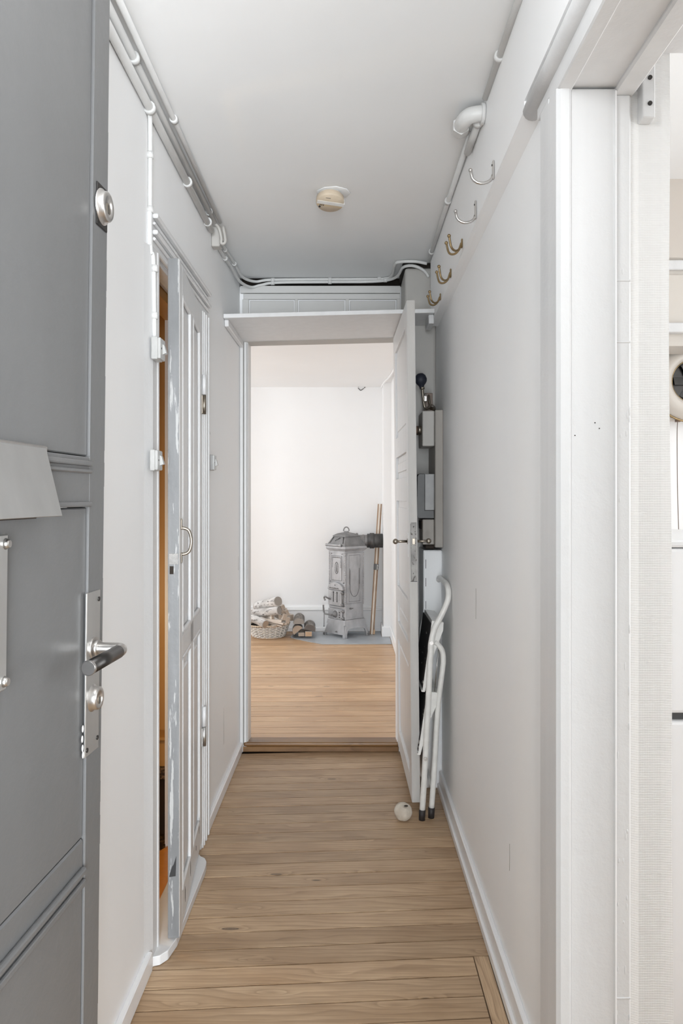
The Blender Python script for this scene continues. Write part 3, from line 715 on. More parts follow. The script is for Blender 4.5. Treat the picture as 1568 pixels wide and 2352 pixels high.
el = TH('elbow_pipe', 'thick white painted pipe elbow entering ceiling on the right', 'pipe', (0.36, 2.25, 2.37))
b = MB(); b.tube([(0.384, 2.19, 2.376), (0.368, 2.19, 2.376), (0.343, 2.198, 2.374), (0.331, 2.225, 2.372), (0.329, 2.275, 2.378)], 0.022, 16); el.part('elbow', b, 'pipe_white')
b = MB(); b.cyl((0.329, 2.255, 2.375), (0.330, 2.30, 2.383), 0.026, seg=6, smooth=False); el.part('collar', b, 'pipe_white')
b = MB(); b.cyl((0.374, 2.19, 2.376), (0.384, 2.19, 2.376), 0.029, seg=18); el.part('collar', b, 'pipe_white')
b = MB(); b.sphere((0.338, 2.32, 2.388), 0.026, (1, 1.4, 0.6)); el.part('plaster_lump', b, 'pipe_white')

# smoke detector
sd = TH('smoke_detector', 'round cream smoke detector with white band on the ceiling', 'smoke detector', (-0.062, 2.80, CZ))
cx, cy = (757 - VX) * 2.79 / F, 2.855
T = Matrix.Translation((cx, cy, 0))
b = MB(); b.lathe([(0, CZ - .0002), (.064, CZ - .0002), (.060, CZ - .0022), (0, CZ - .0022)], Matrix.Translation((cx + .012, cy + .004, 0)), 9); sd.part('plaster_pad', b, 'ceiling_white')
b = MB(); b.lathe([(0.0, CZ - .002), (0.040, CZ - .002), (0.040, CZ - .010), (0.0, CZ - .010)], T, 40); sd.part('base', b, 'detector_white')
# the head has dropped on its far side and hangs tilted toward the viewer
TT = Matrix.Translation((cx, cy, CZ - .0195)) @ Matrix.Rotation(R(-16), 4, 'X')
b = MB(); b.lathe([(0.0, 0), (0.048, 0), (0.0505, -.003), (0.0515, -.020), (0.049, -.025), (0.0, -.025)], TT, 48)
bd = sd.part('body', b, 'detector_cream')
rr = TT @ Matrix.Translation((0, 0, -.025)) @ Matrix.Rotation(R(13), 4, 'Z')
b = MB(); b.prism([(-0.0485, -0.010), (0.0485, -0.010), (0.0485, 0.006), (-0.0485, 0.006)], -0.0020, 0.002, rr)
b.box(.0482, .053, -.010, .006, -.002, .020, .001, rr); sd.sub(bd, 'band', b, 'detector_white')
b = MB(); b.prism([(-0.0480, 0.0065), (0.0480, 0.0065), (0.0450, 0.017), (-0.0450, 0.017)], -0.0012, 0.002, rr); sd.sub(bd, 'strip', b, 'detector_tan')
for k_ in range(3):
    b = MB(); b.box(-0.036 + k_ * .0062, -0.0335 + k_ * .0062, 0.0085, 0.0155, -0.0022, 0.0, 0.0, rr); sd.sub(bd, 'slot', b, 'black')
b = MB(); b.lathe([(0.0016, -0.0008), (0.0016, -0.0022), (0.0040, -0.0022), (0.0040, 0.0)], rr @ Matrix.Translation((-0.0345, 0.0235, 0)), 14); sd.sub(bd, 'lamp', b, 'black')
b = MB(); b.box(-0.022, -0.004, -0.030, -0.0285, -0.001, 0.0, 0.0, rr); sd.sub(bd, 'slit', b, 'meter_grey')

# ------------------------------------------------------------------ switches
def switch(label, y0, y1, zc, h_, xw, dep, tilt=0, mat='switch_white', dark=False):
    t_ = TH('light_switch', label, 'switch', (xw, (y0 + y1) / 2, zc))
    b = MB(); b.box(xw, xw + dep, y0, y1, zc - h_ / 2, zc + h_ / 2, 0.003, seg=2); t_.part('box', b, mat if not dark else 'meter_light')
    b = MB(); b.box(xw + dep - .001, xw + dep + .008, y0 + .002, y1 - .002, zc - h_ / 2 + .002, zc + h_ / 2 - .002, 0.003, seg=2); t_.part('cover', b, 'switch_white')
    ym = (y0 + y1) / 2
    b = MB(); b.prism([(0.0, -0.014), (0.010, -0.010), (0.004, 0.012), (0.0, 0.014)], -0.009, 0.009, Matrix.Translation((xw + dep + .0078, ym + .006, zc)) @ Matrix(((1, 0, 0, 0), (0, 0, 1, 0), (0, 1, 0, 0), (0, 0, 0, 1)))); t_.part('rocker', b, 'switch_white')
    b = MB(); b.cyl((xw + dep + .0075, ym - .016, zc), (xw + dep + .0088, ym - .016, zc), 0.0025, seg=8); t_.part('screw', b, 'black')
switch('upper white rocker switch beside the ajar door', 2.13, 2.19, 1.708, 0.062, -0.5375, 0.018)
switch('lower white rocker switch beside the ajar door', 2.115, 2.175, 1.400, 0.058, -0.5375, 0.014)
switch('small light switch on left wall beyond the ajar door', 3.09, 3.14, 1.436, 0.062, -0.549, 0.013, dark=True)
b = MB(); b.sphere((-0.549, 3.09, 1.552), 0.011, (0.4, 1, 1)); tag(obj('wall_button', b, 'switch_white'), 'tiny white painted knob on the wall above the small light switch', 'button')
b = MB(); b.sphere((-0.549, 3.03, 2.062), 0.010, (0.6, 1, 1)); tag(obj('wall_button', b, 'switch_white'), 'tiny white painted knob at the top corner of the ajar door casing', 'button')

# ------------------------------------------------------------------ ajar door, its casing and sill
dc = TH('trim_13', 'white moulded casing around the ajar left door', 'door frame', (XL, 2.5, 0), kind='structure')
xc = -0.538
b = MB(); b.prism([(XL, 2.105), (xc, 2.155), (xc, OP0 - .02), (xc + .003, OP0 - .014), (xc + .003, OP0 - .002), (xc, OP0), (XL, OP0)], 0.0, OPT - .0005); dc.part('side_casing', b, 'trim_white')
b = MB(); b.box(XL, xc, OP1, 3.009, 0.0, OPT - .0005, 0.002)
for y0, y1, dx in ((2.878, 2.892, .005), (2.90, 2.912, .007), (2.94, 2.957, .007), (2.967, 2.977, .004), (2.99, 3.006, .007)): b.box(xc - .001, xc + dx, y0, y1, 0.0, OPT - .001, 0.003)
dc.part('side_casing', b, 'trim_white')
b = MB(); b.box(XL, xc, 2.135, 3.009, OPT, 2.085, 0.003)
for z0, z1, dx in ((2.008, 2.018, .008), (2.025, 2.038, .014), (2.052, 2.060, .008), (2.07, 2.083, .015)): b.box(xc - .001, xc + dx, 2.15, 3.006, z0, z1, 0.003)
dc.part('head_casing', b, 'trim_white')
b = MB(); b.box(-0.668, XL - .0005, OP0, OP0 + .004, 0.03, OPT, 0.001); b.box(-0.668, XL - .0005, OP1 - .018, OP1, 0.03, OPT, 0.001); dc.part('lining', b, 'trim_white')
b = MB(); b.box(-0.668, -0.602, OP0 + .005, OP1 - .019, OPT - .045, OPT - .0005, 0.001); dc.part('head_lining', b, 'ocher')
b = MB(); b.box(-0.60, -0.551, OP0 + .005, OP1 - .019, OPT - .014, OPT - .0005, 0.001); dc.part('head_stop', b, 'trim_white')

b = MB()
poly = [(-0.595, 2.222), (-0.552, 2.222), (-0.545, 2.15), (-0.520, 2.16), (-0.503, 2.185), (-0.492, 2.25), (-0.489, 2.68), (-0.492, 2.72), (-0.502, 2.745), (-0.52, 2.76), (-0.536, 2.79), (-0.552, 2.862), (-0.595, 2.862)]
b.prism(poly, 0.001, 0.028, bev=0.002)
tag(obj('door_sill', b, 'sill_white'), 'chipped white raised sill with rounded end under the ajar door', 'door sill')

LW, LT, LZ0, LZ1 = 0.640, 0.032, 0.034, 1.984
ang = 4.8
# local frame: x along the leaf from hinge to free edge, y = thickness toward the room behind, z up
dl = thing('door_2', 'narrow white panelled side door standing slightly ajar, left wall', 'door', (-0.5365, 2.874, 0), (0, 0, 0), kind='structure')
dl.rotation_euler = (0, 0, R(-90 + ang))
# local +x -> world (-Y direction); local y: +y -> world +X
def L(name, mb, mat, parent=None, label=None): return obj(name, mb, mat, parent or dl, label)
cols = ((0.075, 0.285), (0.355, 0.565)); rows = ((0.13, 0.825), (0.89, 1.90))
b = MB(); b.box(0.0, 0.075, -LT, 0, LZ0, LZ1, 0.0015); L('stile', b, 'trim_white')
b = MB(); b.box(0.285, 0.355, -LT, 0, 0.13, 1.90, 0.0015); L('stile', b, 'trim_white')
b = MB(); b.box(0.565, LW - .003, -LT, 0, LZ0, LZ1, 0.0015); L('stile', b, 'trim_white')
for z0, z1 in ((LZ0, 0.13), (0.825, 0.89), (1.90, LZ1)):
    b = MB(); b.box(0.075, 0.565, -LT, 0, z0, z1, 0.0015); L('rail', b, 'trim_white')
for x0, x1 in cols:
    for z0, z1 in rows:
        b = MB(); b.box(x0, x1, -LT + .008, -.009, z0, z1); b.box(x0 + .045, x1 - .045, -LT + .004, -.004, z0 + .045, z1 - .045, 0.004); pn_ = L('panel', b, 'trim_white')
        b = MB()
        m_ = .014
        for (a0, a1, c0, c1) in ((x0, x0 + m_, z0, z1), (x1 - m_, x1, z0, z1), (x0, x1, z0, z0 + m_), (x0, x1, z1 - m_, z1)):
            b.box(a0, a1, -.009, .002, c0, c1, 0.0045, seg=3)
        L('moulding', b, 'trim_white', pn_)
b = MB(); b.box(LW - .003, LW, -LT, -.001, LZ0, LZ1, 0.0005); ed = L('edge', b, 'leaf_edge', label='grey scraped door edge')
b = MB(); b.box(LW - .002, LW + .0006, -LT + .005, -.016, 1.078, 1.101, 0); b.box(LW - .002, LW + .0006, -LT + .004, -.012, 1.132, 1.137, 0); L('latch_recess', b, 'cavity_dark', ed)
b = MB(); b.box(LW - .002, LW + .001, -LT + .003, -.003, 1.106, 1.137, 0.0003); L('latch_plate', b, 'lock_scuff', ed)
b = MB(); b.prism([(0, 0), (.018, .002), (.02, .06), (.012, .035), (.008, .03), (.002, .012)], 0, 0.0008, Matrix.Translation((LW, -.028, 0.21)) @ Matrix(((0, 0, 1, 0), (1, 0, 0, 0), (0, 1, 0, 0), (0, 0, 0, 1)))); L('paint_scar', b, 'black', ed)
# pull handle on the hall face
b = MB()
b.tube([(0.600, .002, 1.132), (0.600, .014, 1.134), (0.600, .024, 1.142), (0.600, .029, 1.160), (0.600, .029, 1.180), (0.600, .023, 1.200), (0.600, .013, 1.207), (0.600, .002, 1.209)], 0.0046, 10)
hn = L('pull_handle', b, 'bronze', label='curved bronze pull handle')
for z0, z1 in ((1.106, 1.137), (1.204, 1.236)):
    b = MB(); b.box(0.594, 0.606, -.0005, .004, z0, z1, 0.002); L('handle_foot', b, 'bronze', hn)
for zc, mt in ((1.675, 'bronze'), (0.45, 'aluminium')):
    b = MB(); b.cyl((-.004, .007, zc - .07), (-.004, .007, zc), 0.0075, seg=14); b.box(-.001, .012, -.001, .0045, zc - .07, zc, 0.002); L('hinge', b, mt)
    b = MB(); b.cyl((-.004, .007, zc + .002), (-.004, .007, zc + .075), 0.0075, seg=14); L('hinge', b, 'trim_white')
# dark scuffs on the bottom rail
for x_, z_, h_ in ((0.10, 0.10, .06), (0.2, 0.085, .02), (0.36, 0.075, .05), (0.50, 0.065, .05)):
    b = MB(); b.prism([(0, 0), (.006, h_ * .3), (.004, h_), (-.003, h_ * .7)], 0, .0006, Matrix.Translation((x_, 0.0, z_)) @ Matrix(((1, 0, 0, 0), (0, 0, 1, 0), (0, 1, 0, 0), (0, 0, 0, 1)))); L('scuff', b, 'cavity_dark')

# ------------------------------------------------------------------ entrance door, folded back along the left wall
ed_ang = math.atan(0.0626)
dg = thing('door_1', 'grey panelled entrance door folded open at the left edge', 'door', (-0.4402, 1.41, 1.30), kind='structure')
# local frame at the free edge: x = back toward the hinge, y = out of the face into the hall, z up
ux = Vector((-math.sin(ed_ang), -math.cos(ed_ang), 0)); uz = Vector((0, 0, 1)); uy = uz.cross(ux)   # uy -> +X side
rotm = Matrix((ux, uy, uz)).transposed().to_4x4()
lean = Matrix.Rotation(R(-0.70), 4, ux)
dg.matrix_world = Matrix.Translation((-0.4402, 1.41, 1.30)) @ lean @ rotm
W_, T_ = 0.87, 0.040
def G(name, mb, mat, parent=None, label=None): return obj(name, mb, mat, parent or dg, label)
def zz(z): return z - 1.30
def gx(px):           # distance from the free edge of a spot on the door face seen at column px
    d = .5283 / (.0626 - (px - VX) / F); return (1.41 - d) / math.cos(ed_ang)
s0 = gx(205)
b = MB(); b.box(0.0, s0, -T_, 0, zz(0.02), zz(2.27), 0.0018); st = G('stile', b, 'door_grey')
b = MB(); b.box(W_ - .11, W_, -T_, 0, zz(0.02), zz(2.27), 0.002); G('stile', b, 'door_grey')
for z0, z1 in ((0.02, 0.16), (1.283, 1.368), (2.18, 2.27)):
    b = MB(); b.box(s0, W_ - .11, -T_, 0, zz(z0), zz(z1), 0.002); G('rail', b, 'door_grey')
b = MB(); b.box(s0 + .002, W_ - .112, -T_ + .006, -.004, zz(1.370), zz(2.178), 0.002); G('panel', b, 'door_grey')
b = MB(); b.box(s0 + .002, W_ - .112, -T_ + .006, -.004, zz(0.715), zz(1.281), 0.002); G('panel', b, 'door_grey')
b = MB(); b.box(s0 + .002, W_ - .112, -T_ + .006, -.0025, zz(0.162), zz(0.713), 0.003); G('panel', b, 'door_grey')
# mouldings between the panels
b = MB(); b.box(s0 - .002, W_ - .11, -.003, .007, zz(1.352), zz(1.362), 0.003, seg=2); b.box(s0 - .004, W_ - .11, -.003, .0045, zz(1.340), zz(1.348), 0.002); G('moulding', b, 'door_grey')
b = MB(); b.box(s0 - .002, W_ - .11, -.003, .006, zz(1.283), zz(1.292), 0.003, seg=2); G('moulding', b, 'door_grey')
b = MB(); b.box(s0 + .006, W_ - .11, -.003, .007, zz(0.655), zz(0.668), 0.004, seg=2); b.box(s0 + .002, W_ - .11, -.003, .004, zz(0.632), zz(0.645), 0.003, seg=2); G('moulding', b, 'door_grey')
b = MB(); b.box(s0 - .0006, s0 + .0006, -.003, .0007, zz(0.72), zz(1.27), 0.0002); b.box(s0 - .0006, s0 + .0006, -.003, .0007, zz(1.37), zz(2.18), 0.0002); G('arris', b, 'door_grey')
b = MB()
random.seed(5)
z = 0.05
while z < 2.25:       # ragged paint ridge on the free edge
    h_ = random.uniform(.02, .14); e = random.uniform(.0006, .003)
    b.box(-e, .004, -T_ + .003, -.001, zz(z), zz(z + h_), 0.0008); z += h_ + random.uniform(0, .03)
G('paint_ridge', b, 'door_grey_edge')
# letter flap
x0, x1 = gx(90), gx(-120)
b = MB()
b.prism([(zz(1.272), 0.036), (zz(1.272), 0.030), (zz(1.372), 0.004), (zz(1.372), 0.010)], x0, x1, Matrix(((0, 0, 1, 0), (0, 1, 0, 0), (1, 0, 0, 0), (0, 0, 0, 1))), 0.0008)
lf = G('letter_flap', b, 'aluminium', label='brushed aluminium letter flap')
b = MB(); b.box(x0 - .012, x1, 0.0, .007, zz(1.362), zz(1.376), 0.002); G('flap_hinge', b, 'steel', lf)
b = MB(); b.box(x0 + .01, x1, -.004, .001, zz(1.268), zz(1.290), 0); G('slot_shadow', b, 'cavity_dark', lf)
# pale plate cut off by the picture edge
x0, x1 = gx(11), gx(-60)
b = MB(); b.box(x0, x1, 0.0, .006, zz(1.040), zz(1.250), 0.002); pp = G('plate', b, 'aluminium', label='pale metal plate with two screws')
b = MB()
for z in (1.237, 1.052): b = MB(); b.cyl((x0 + .004 + .003, .006, zz(z)), (x0 + .004 + .003, .012, zz(z)), 0.008, 0.005, 14); G('screw', b, 'steel', pp)
# long backplate, lever, cylinders
px0, px1 = gx(230), gx(199)
zt_, zb_ = 1.135, 0.853
b = MB(); b.box(px0, px1, 0.0, .003, zz(zb_), zz(zt_), 0.0012); bp = G('backplate', b, 'aluminium', label='long worn aluminium backplate')
b = MB()
for x_, z in ((px0 + .008, zt_ - .016), (px0 + .008, zb_ + .02), (px1 - .007, zb_ + .012)): b = MB(); b.cyl((x_, .003, zz(z)), (x_, .0042, zz(z)), 0.0042, seg=12); G('screw', b, 'dark_steel', bp)
zc = 1.036; xm = (px0 + px1) / 2
b = MB(); b.cyl((xm, .002, zz(zc)), (xm, .006, zz(zc)), 0.019, seg=28); b.cyl((xm, .006, zz(zc)), (xm, .014, zz(zc)), 0.0145, seg=28); ro = G('rose', b, 'steel')
b = MB()
b.tube([(xm, .012, zz(zc)), (xm, .030, zz(zc)), (xm, .046, zz(zc)), (xm + .004, .053, zz(zc)), (xm + .016, .0565, zz(zc)), (xm + .03, .0565, zz(zc))], 0.0105, 18)
lv = G('lever_handle', b, 'steel', label='steel lever handle with dark grip')
b = MB(); b.cyl((xm + .028, .0565, zz(zc)), (xm + .150, .0565, zz(zc)), 0.0114, seg=28); G('grip', b, 'dark_steel', lv)
b = MB(); b.cyl((xm + .150, .0565, zz(zc)), (xm + .156, .0565, zz(zc)), 0.0116, seg=28); G('grip_end', b, 'dark_steel', lv)
b = MB(); b.lathe([(0.0105, 0.150), (0.0119, 0.151), (0.0119, 0.155), (0.0108, 0.1565)], Matrix.Translation((xm, .0565, zz(zc))) @ Matrix.Rotation(R(90), 4, 'Y'), 28); G('end_ring', b, 'steel', lv)
def cylinder_lock(xc_, z, r, out, label, pl=True):
    b = MB(); T = Matrix.Translation((xc_, 0.002, zz(z))) @ Matrix.Rotation(R(-90), 4, 'X')
    b.lathe([(r * 1.18, 0), (r * 1.15, .002), (r * 1.0, .003), (r * .98, out - .002), (r * .90, out), (r * .52, out), (r * .50, out - .0015), (0, out - .0015)], T, 36)
    o = G('lock_cylinder', b, 'steel', label=label)
    b = MB(); b.lathe([(0, out - .001), (r * .40, out - .001), (r * .43, out - .0018)], Matrix.Translation((0, 0, -r * .18)) @ T, 24); G('lock_plug', b, 'bronze', o)
    b = MB(); b.box(xc_ - .001, xc_ + .001, 0.002 + out - .001, .002 + out - .0004, zz(z) - r * .45, zz(z) + r * .1); G('keyhole', b, 'black', o)
cylinder_lock(xm, 0.949, 0.0205, 0.014, 'steel cylinder lock with brass plug')
cylinder_lock(0.030, 1.813, 0.027, 0.012, 'round steel upper security lock')
b = MB(); b.box(0.006, 0.055, 0.0, .0025, zz(1.775), zz(1.850), 0.001); G('lock_plate', b, 'dark_steel')
# key scratches and chipped filler at the plate
b = MB()
for x_, z in ((px1 + .004, .905), (px1 + .006, .888), (px1 + .004, .872), (px1 + .002, .860)): b.sphere((x_, 0, zz(z)), .0045, (.8, .25, 1.4), 8, 6)
G('filler', b, 'detector_white')

# ------------------------------------------------------------------ far doorway's door, swung toward us
d3 = thing('door_3', 'white panelled door swung open beside the step stool', 'door', (0.243, 3.960, 0.0), kind='structure')
ux = Vector((0.012, -1, 0)).normalized(); uz = Vector((0, 0, 1)); uy = uz.cross(ux)      # uy -> +X: back face
d3.matrix_world = Matrix.Translation((0.240, 3.955, 1.3)) @ Matrix.Rotation(R(-0.62), 4, Vector((0, 1, 0))) @ Matrix((ux, uy, uz)).transposed().to_4x4()
W3, T3 = 0.775, 0.034
def K(name, mb, mat, parent=None, label=None): return obj(name, mb, mat, parent or d3, label)
B0, B1 = 0.052, 2.102
rows3 = ((0.14, 0.60), (0.685, 0.79), (0.86, 1.28), (1.385, 1.49), (1.585, 2.01))
b = MB(); b.box(0, 0.10, 0, T3, zz(B0), zz(B1), 0.0015); K('stile', b, 'trim_white')
b = MB(); b.box(W3 - .10, W3 - .003, 0, T3, zz(B0), zz(B1), 0.0015); K('stile', b, 'trim_white')
edges = [B0] + [v for r_ in rows3 for v in r_] + [B1]
for i in range(0, len(edges), 2):
    b = MB(); b.box(0.10, W3 - .10, 0, T3, zz(edges[i]), zz(edges[i + 1]), 0.0015); K('rail', b, 'trim_white')
for z0, z1 in rows3:
    b = MB(); b.box(0.10, W3 - .10, .011, T3 - .011, zz(z0), zz(z1)); b.box(0.13, W3 - .13, .007, T3 - .007, zz(z0) + .03, zz(z1) - .03, 0.003); K('panel', b, 'trim_white')
b = MB(); b.box(W3 - .003, W3, .001, T3 - .001, zz(B0), zz(B1), 0.0005); e3 = K('edge', b, 'leaf_edge_cream', label='worn cream door edge')
b = MB(); b.box(W3 - .001, W3 + .0008, .007, T3 - .004, zz(0.955), zz(1.195), 0.0004); lp = K('lock_plate', b, 'lock_scuff', e3)
b = MB(); b.box(W3, W3 + .004, .012, T3 - .010, zz(1.105), zz(1.130), 0.001); K('latch', b, 'bronze', e3)
b = MB(); b.cyl((W3 + .0005, T3 * .55, zz(1.178)), (W3 + .0014, T3 * .55, zz(1.178)), 0.0025, seg=8); b.box(W3, W3 + .001, .004, T3 - .003, zz(.953), zz(.955)); b.box(W3, W3 + .001, .006, .0072, zz(.955), zz(1.19)); K('screw', b, 'black', e3)
for s_, y0 in ((-1, 0.0), (1, T3)):
    b = MB(); b.cyl((W3 - .055, y0, zz(1.115)), (W3 - .055, y0 + s_ * .004, zz(1.115)), 0.012, seg=16)
    b.tube([(W3 - .055, y0 + s_ * .003, zz(1.115)), (W3 - .055, y0 + s_ * .030, zz(1.115)), (W3 - .055, y0 + s_ * .048, zz(1.115))], 0.0055, 10, False)
    b.sphere((W3 - .055, y0 + s_ * .052, zz(1.115)), 0.0115, (1, 1, 1), 16, 10)
    K('door_knob', b, 'bronze', label='small tarnished brass door knob')
b = MB(); b.box(W3 - .068, W3 - .042, -.002, .001, zz(1.05), zz(1.15), 0.001); K('key_plate', b, 'trim_white')

# stone door stop
bm = bmesh.new(); bmesh.ops.create_icosphere(bm, subdivisions=4, radius=1.0)
sx, sy_, szv = 0.035, 0.033, 0.038
for v in bm.verts:
    n_ = v.co.copy(); k_ = 1 + 0.10 * noise.noise(n_ * 1.4 + Vector((3, 1, 2))) + 0.03 * noise.noise(n_ * 4)
    dd = (n_ - Vector((0.30, -0.55, 0.78)).normalized()); dd.x *= .6
    if dd.length < 0.28: k_ -= 0.30 * (1 - dd.length / 0.28)
    v.co = Vector((n_.x * sx, n_.y * sy_, n_.z * szv)) * k_
    v.co.z = max(v.co.z, -szv * 0.93)
for f in bm.faces: f.smooth = True
b = MB(); b.bm.free(); b.bm = bm; b.bm.transform(Matrix.Translation((0.2225, 3.132, szv * .93)))
ds = TH('stone_door_stop', 'round cream pebble with a hole wedging the white door', 'door stop', (0.2225, 3.132, 0))
ds.part('pebble', b, 'stone')
b = MB(); b.sphere((0.2335, 3.112, 0.0655), 0.0058, (1.5, .6, .5), 12, 8); ds.part('hole', b, 'cavity_dark')

# ------------------------------------------------------------------ step stool leaning folded on the right wall
ss = TH('step_stool', 'folded white metal step stool with black treads leaning on right wall', 'step stool', (0.33, 3.3, 0))
YA, YB = 3.135, 3.50
front = [(0.300, .03), (0.311, .22), (0.322, .43), (0.333, .66), (0.336, .712), (0.349, .768), (0.373, .815), (0.393, .858), (0.4045, .892)]
b = MB()
b.tube([(x, YA, z) for x, z in front] + [(0.4065, YA + .012, .922), (0.405, YA + .05, .940), (0.404, YA + .12, .945), (0.404, YB - .12, .945), (0.405, YB - .05, .940), (0.4065, YB - .012, .922)] + [(x, YB, z) for x, z in reversed(front)], 0.0118, 14)
fm_ = ss.part('front_frame', b, 'enamel_white')
rear = [(0.3395, .03), (0.352, .22), (0.365, .44), (0.384, .60), (0.3875, .635), (0.384, .672), (0.370, .697), (0.352, .712)]
for yy_, nm in ((YA + .014, 'rear_leg'), (YB - .014, 'rear_leg')):
    b = MB(); b.tube([(x, yy_ + .008, z) for x, z in rear], 0.0112, 14); ss.part(nm, b, 'enamel_white')
b = MB(); b.tube([(0.345, YA + .02, .11), (0.345, YB - .02, .11)], 0.007, 8, False); ss.part('cross_bar', b, 'enamel_white')
for x, yy_ in ((0.2985, YA), (0.338, YA + .022), (0.2985, YB), (0.338, YB - .006)):
    b = MB(); b.cyl((x, yy_, .0), (x + .002, yy_, .042), 0.0125, 0.0135, 16); ss.part('rubber_foot', b, 'rubber_brown')
def tread(x0, z0, x1, z1, lab):        # top edge (x0,z0) to bottom edge (x1,z1)
    a = Vector((x0, 0, z0)); c = Vector((x1, 0, z1)); u = (c - a).normalized(); nn = Vector((u.z, 0, -u.x))
    if nn.x < 0: nn = -nn
    T = Matrix((u, Vector((0, 1, 0)), nn)).transposed().to_4x4(); T.translation = a
    L_ = (c - a).length
    b = MB(); b.box(0.0, L_, YA + .022, YB - .016, 0.0, 0.004, 0.001, T); tr = ss.part('tread', b, 'tread_black', lab)
    b = MB(); b.box(-.012, L_ + .014, YA + .018, YB - .012, 0.0045, 0.010, 0.002, T)
    for y0, y1 in ((YA + .016, YA + .020), (YB - .014, YB - .010)):
        b.prism([(-.014, 0.002), (L_ + .014, 0.002), (L_ + .012, .012), (L_ * .5, .026), (0.02, .052), (-.012, .050)], y0, y1, T @ Matrix(((1, 0, 0, 0), (0, 0, 1, 0), (0, 1, 0, 0), (0, 0, 0, 1))))
    b.box(-.014, -.008, YA + .018, YB - .012, 0.004, .050, 0.001, T)
    b.box(L_ + .008, L_ + .014, YA + .018, YB - .012, -.002, .012, 0.001, T)
    ss.sub(tr, 'tread_pan', b, 'enamel_white', 'white metal tread pan')
tread(0.337, .785, 0.302, .525, 'worn black ribbed tread')
tread(0.318, .500, 0.284, .270, 'worn black ribbed tread')
b = MB()
for x, z in ((0.336, .714), (0.3125, .249)):
    b = MB(); b.cyl((x, YA - .0145, z), (x, YA - .010, z), 0.008, seg=14); b.cyl((x, YA - .017, z), (x, YA - .0145, z), 0.0045, seg=10); ss.part('rivet', b, 'steel')
b = MB(); b.tube([(0.372, YA + .03, .71), (0.352, YA + .03, .50)], 0.0022, 6, False); ss.part('link_rod', b, 'steel')

# ------------------------------------------------------------------ fuse board and its boxes
mb_ = TH('fuse_board', 'grubby painted wooden meter board with recess shade in its colour behind the open door', 'board', (0.40, 3.55, 1.4))
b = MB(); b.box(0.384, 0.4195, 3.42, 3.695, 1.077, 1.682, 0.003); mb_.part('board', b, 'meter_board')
fb = TH('fuse_box', 'grey-white fuse box at the top of the meter board', 'fuse box', (0.36, 3.53, 1.6))
b = MB(); b.box(0.331, 0.3835, 3.445, 3.63, 1.524, 1.680, 0.003); fb.part('box', b, 'grubby_shaded_white')
for z_, y_ in ((1.60, 3.50), (1.60, 3.57)):
    b = MB(); b.cyl((0.331, y_, z_), (0.314, y_, z_), 0.020, 0.017, 18); fu = fb.part('fuse_socket', b, 'bronze')
    b = MB(); b.cyl((0.314, y_, z_), (0.298, y_, z_), 0.018, 0.016, 18); fb.sub(fu, 'fuse_cap', b, 'porcelain_brown')
mt = TH('electricity_meter', 'dark and light grey electricity meter midway on the board', 'meter', (0.35, 3.5, 1.3))
b = MB(); b.box(0.342, 0.3835, 3.448, 3.62, 1.240, 1.401, 0.002); mt.part('case', b, 'meter_light')
b = MB()
b.prism([(0.305, 1.215), (0.309, 1.39), (0.316, 1.402), (0.342, 1.402), (0.342, 1.240), (0.3835, 1.240), (0.3835, 1.204), (0.312, 1.204)], 3.450, 3.625, Matrix(((1, 0, 0, 0), (0, 0, 1, 0), (0, 1, 0, 0), (0, 0, 0, 1))), 0.002); mt.part('cover', b, 'meter_grey')
b = MB(); b.box(0.301, 0.306, 3.46, 3.47, 1.34, 1.366, 0.001); mt.part('clasp', b, 'steel')
b = MB(); b.box(0.298, 0.318, 3.452, 3.47, 1.206, 1.216, 0.002); mt.part('clasp', b, 'steel')
tb = TH('terminal_box', 'small painted terminal box at the bottom of the board', 'box', (0.36, 3.5, 1.14))
b = MB(); b.box(0.332, 0.3835, 3.450, 3.60, 1.088, 1.200, 0.003); tb.part('box', b, 'meter_board')
b = MB(); b.box(0.328, 0.333, 3.46, 3.59, 1.155, 1.19, 0.001); tb.part('lid_edge', b, 'cavity_dark')
b = MB(); b.box(0.345, 0.3835, 3.452, 3.58, 1.070, 1.086, 0.002); tb.part('base', b, 'cavity_dark')

hn_ = TH('bulb_horn', 'old bulb horn with black rubber ball above the fuse box', 'horn', (0.34, 3.5, 1.7))
c0 = P(966, 871, 3.5)
b = MB(); T = Matrix.Translation(c0) @ Matrix.Rotation(R(174), 4, 'Y')
b.lathe([(0, -.0275), (.012, -.0252), (.022, -.0165), (.0275, 0), (.0262, .010), (.0205, .020), (.0125, .029), (.0095, .036), (.0095, .042), (0, .042)], T, 32); hn_.part('bulb', b, 'rubber_navy')
b = MB(); b.cyl(P(969, 889, 3.5), P(969.5, 894, 3.5), 0.0105, seg=18); hn_.part('collar', b, 'bronze')
b = MB(); b.tube([P(969.5, 893, 3.5), P(971, 910, 3.5), P(973, 925, 3.5), P(975, 935, 3.5), P(981, 938, 3.51), P(987, 932, 3.52), P(985, 920, 3.53), P(984, 908, 3.55)], 0.0062, 12); hn_.part('stem', b, 'bronze')
b = MB(); b.cyl(P(976, 907, 3.49), P(976, 911, 3.48), 0.007, seg=14); b.box(c0.x + .011, c0.x + .027, 3.478, 3.488, KZ(924, 3.5), KZ(908, 3.5), 0.003); hn_.part('clamp', b, 'steel')
b = MB(); b.box(0.350, 0.387, 3.545, 3.552, 1.683, 1.772, 0.002); hn_.part('plate', b, 'porcelain_brown')
b = MB(); b.lathe([(.006, 0), (.010, .02), (.020, .045), (.0215, .047)], Matrix.Translation(P(992, 932, 3.52)) @ Matrix.Rotation(R(-100), 4, 'X'), 24); hn_.part('horn_mouth', b, 'bronze')

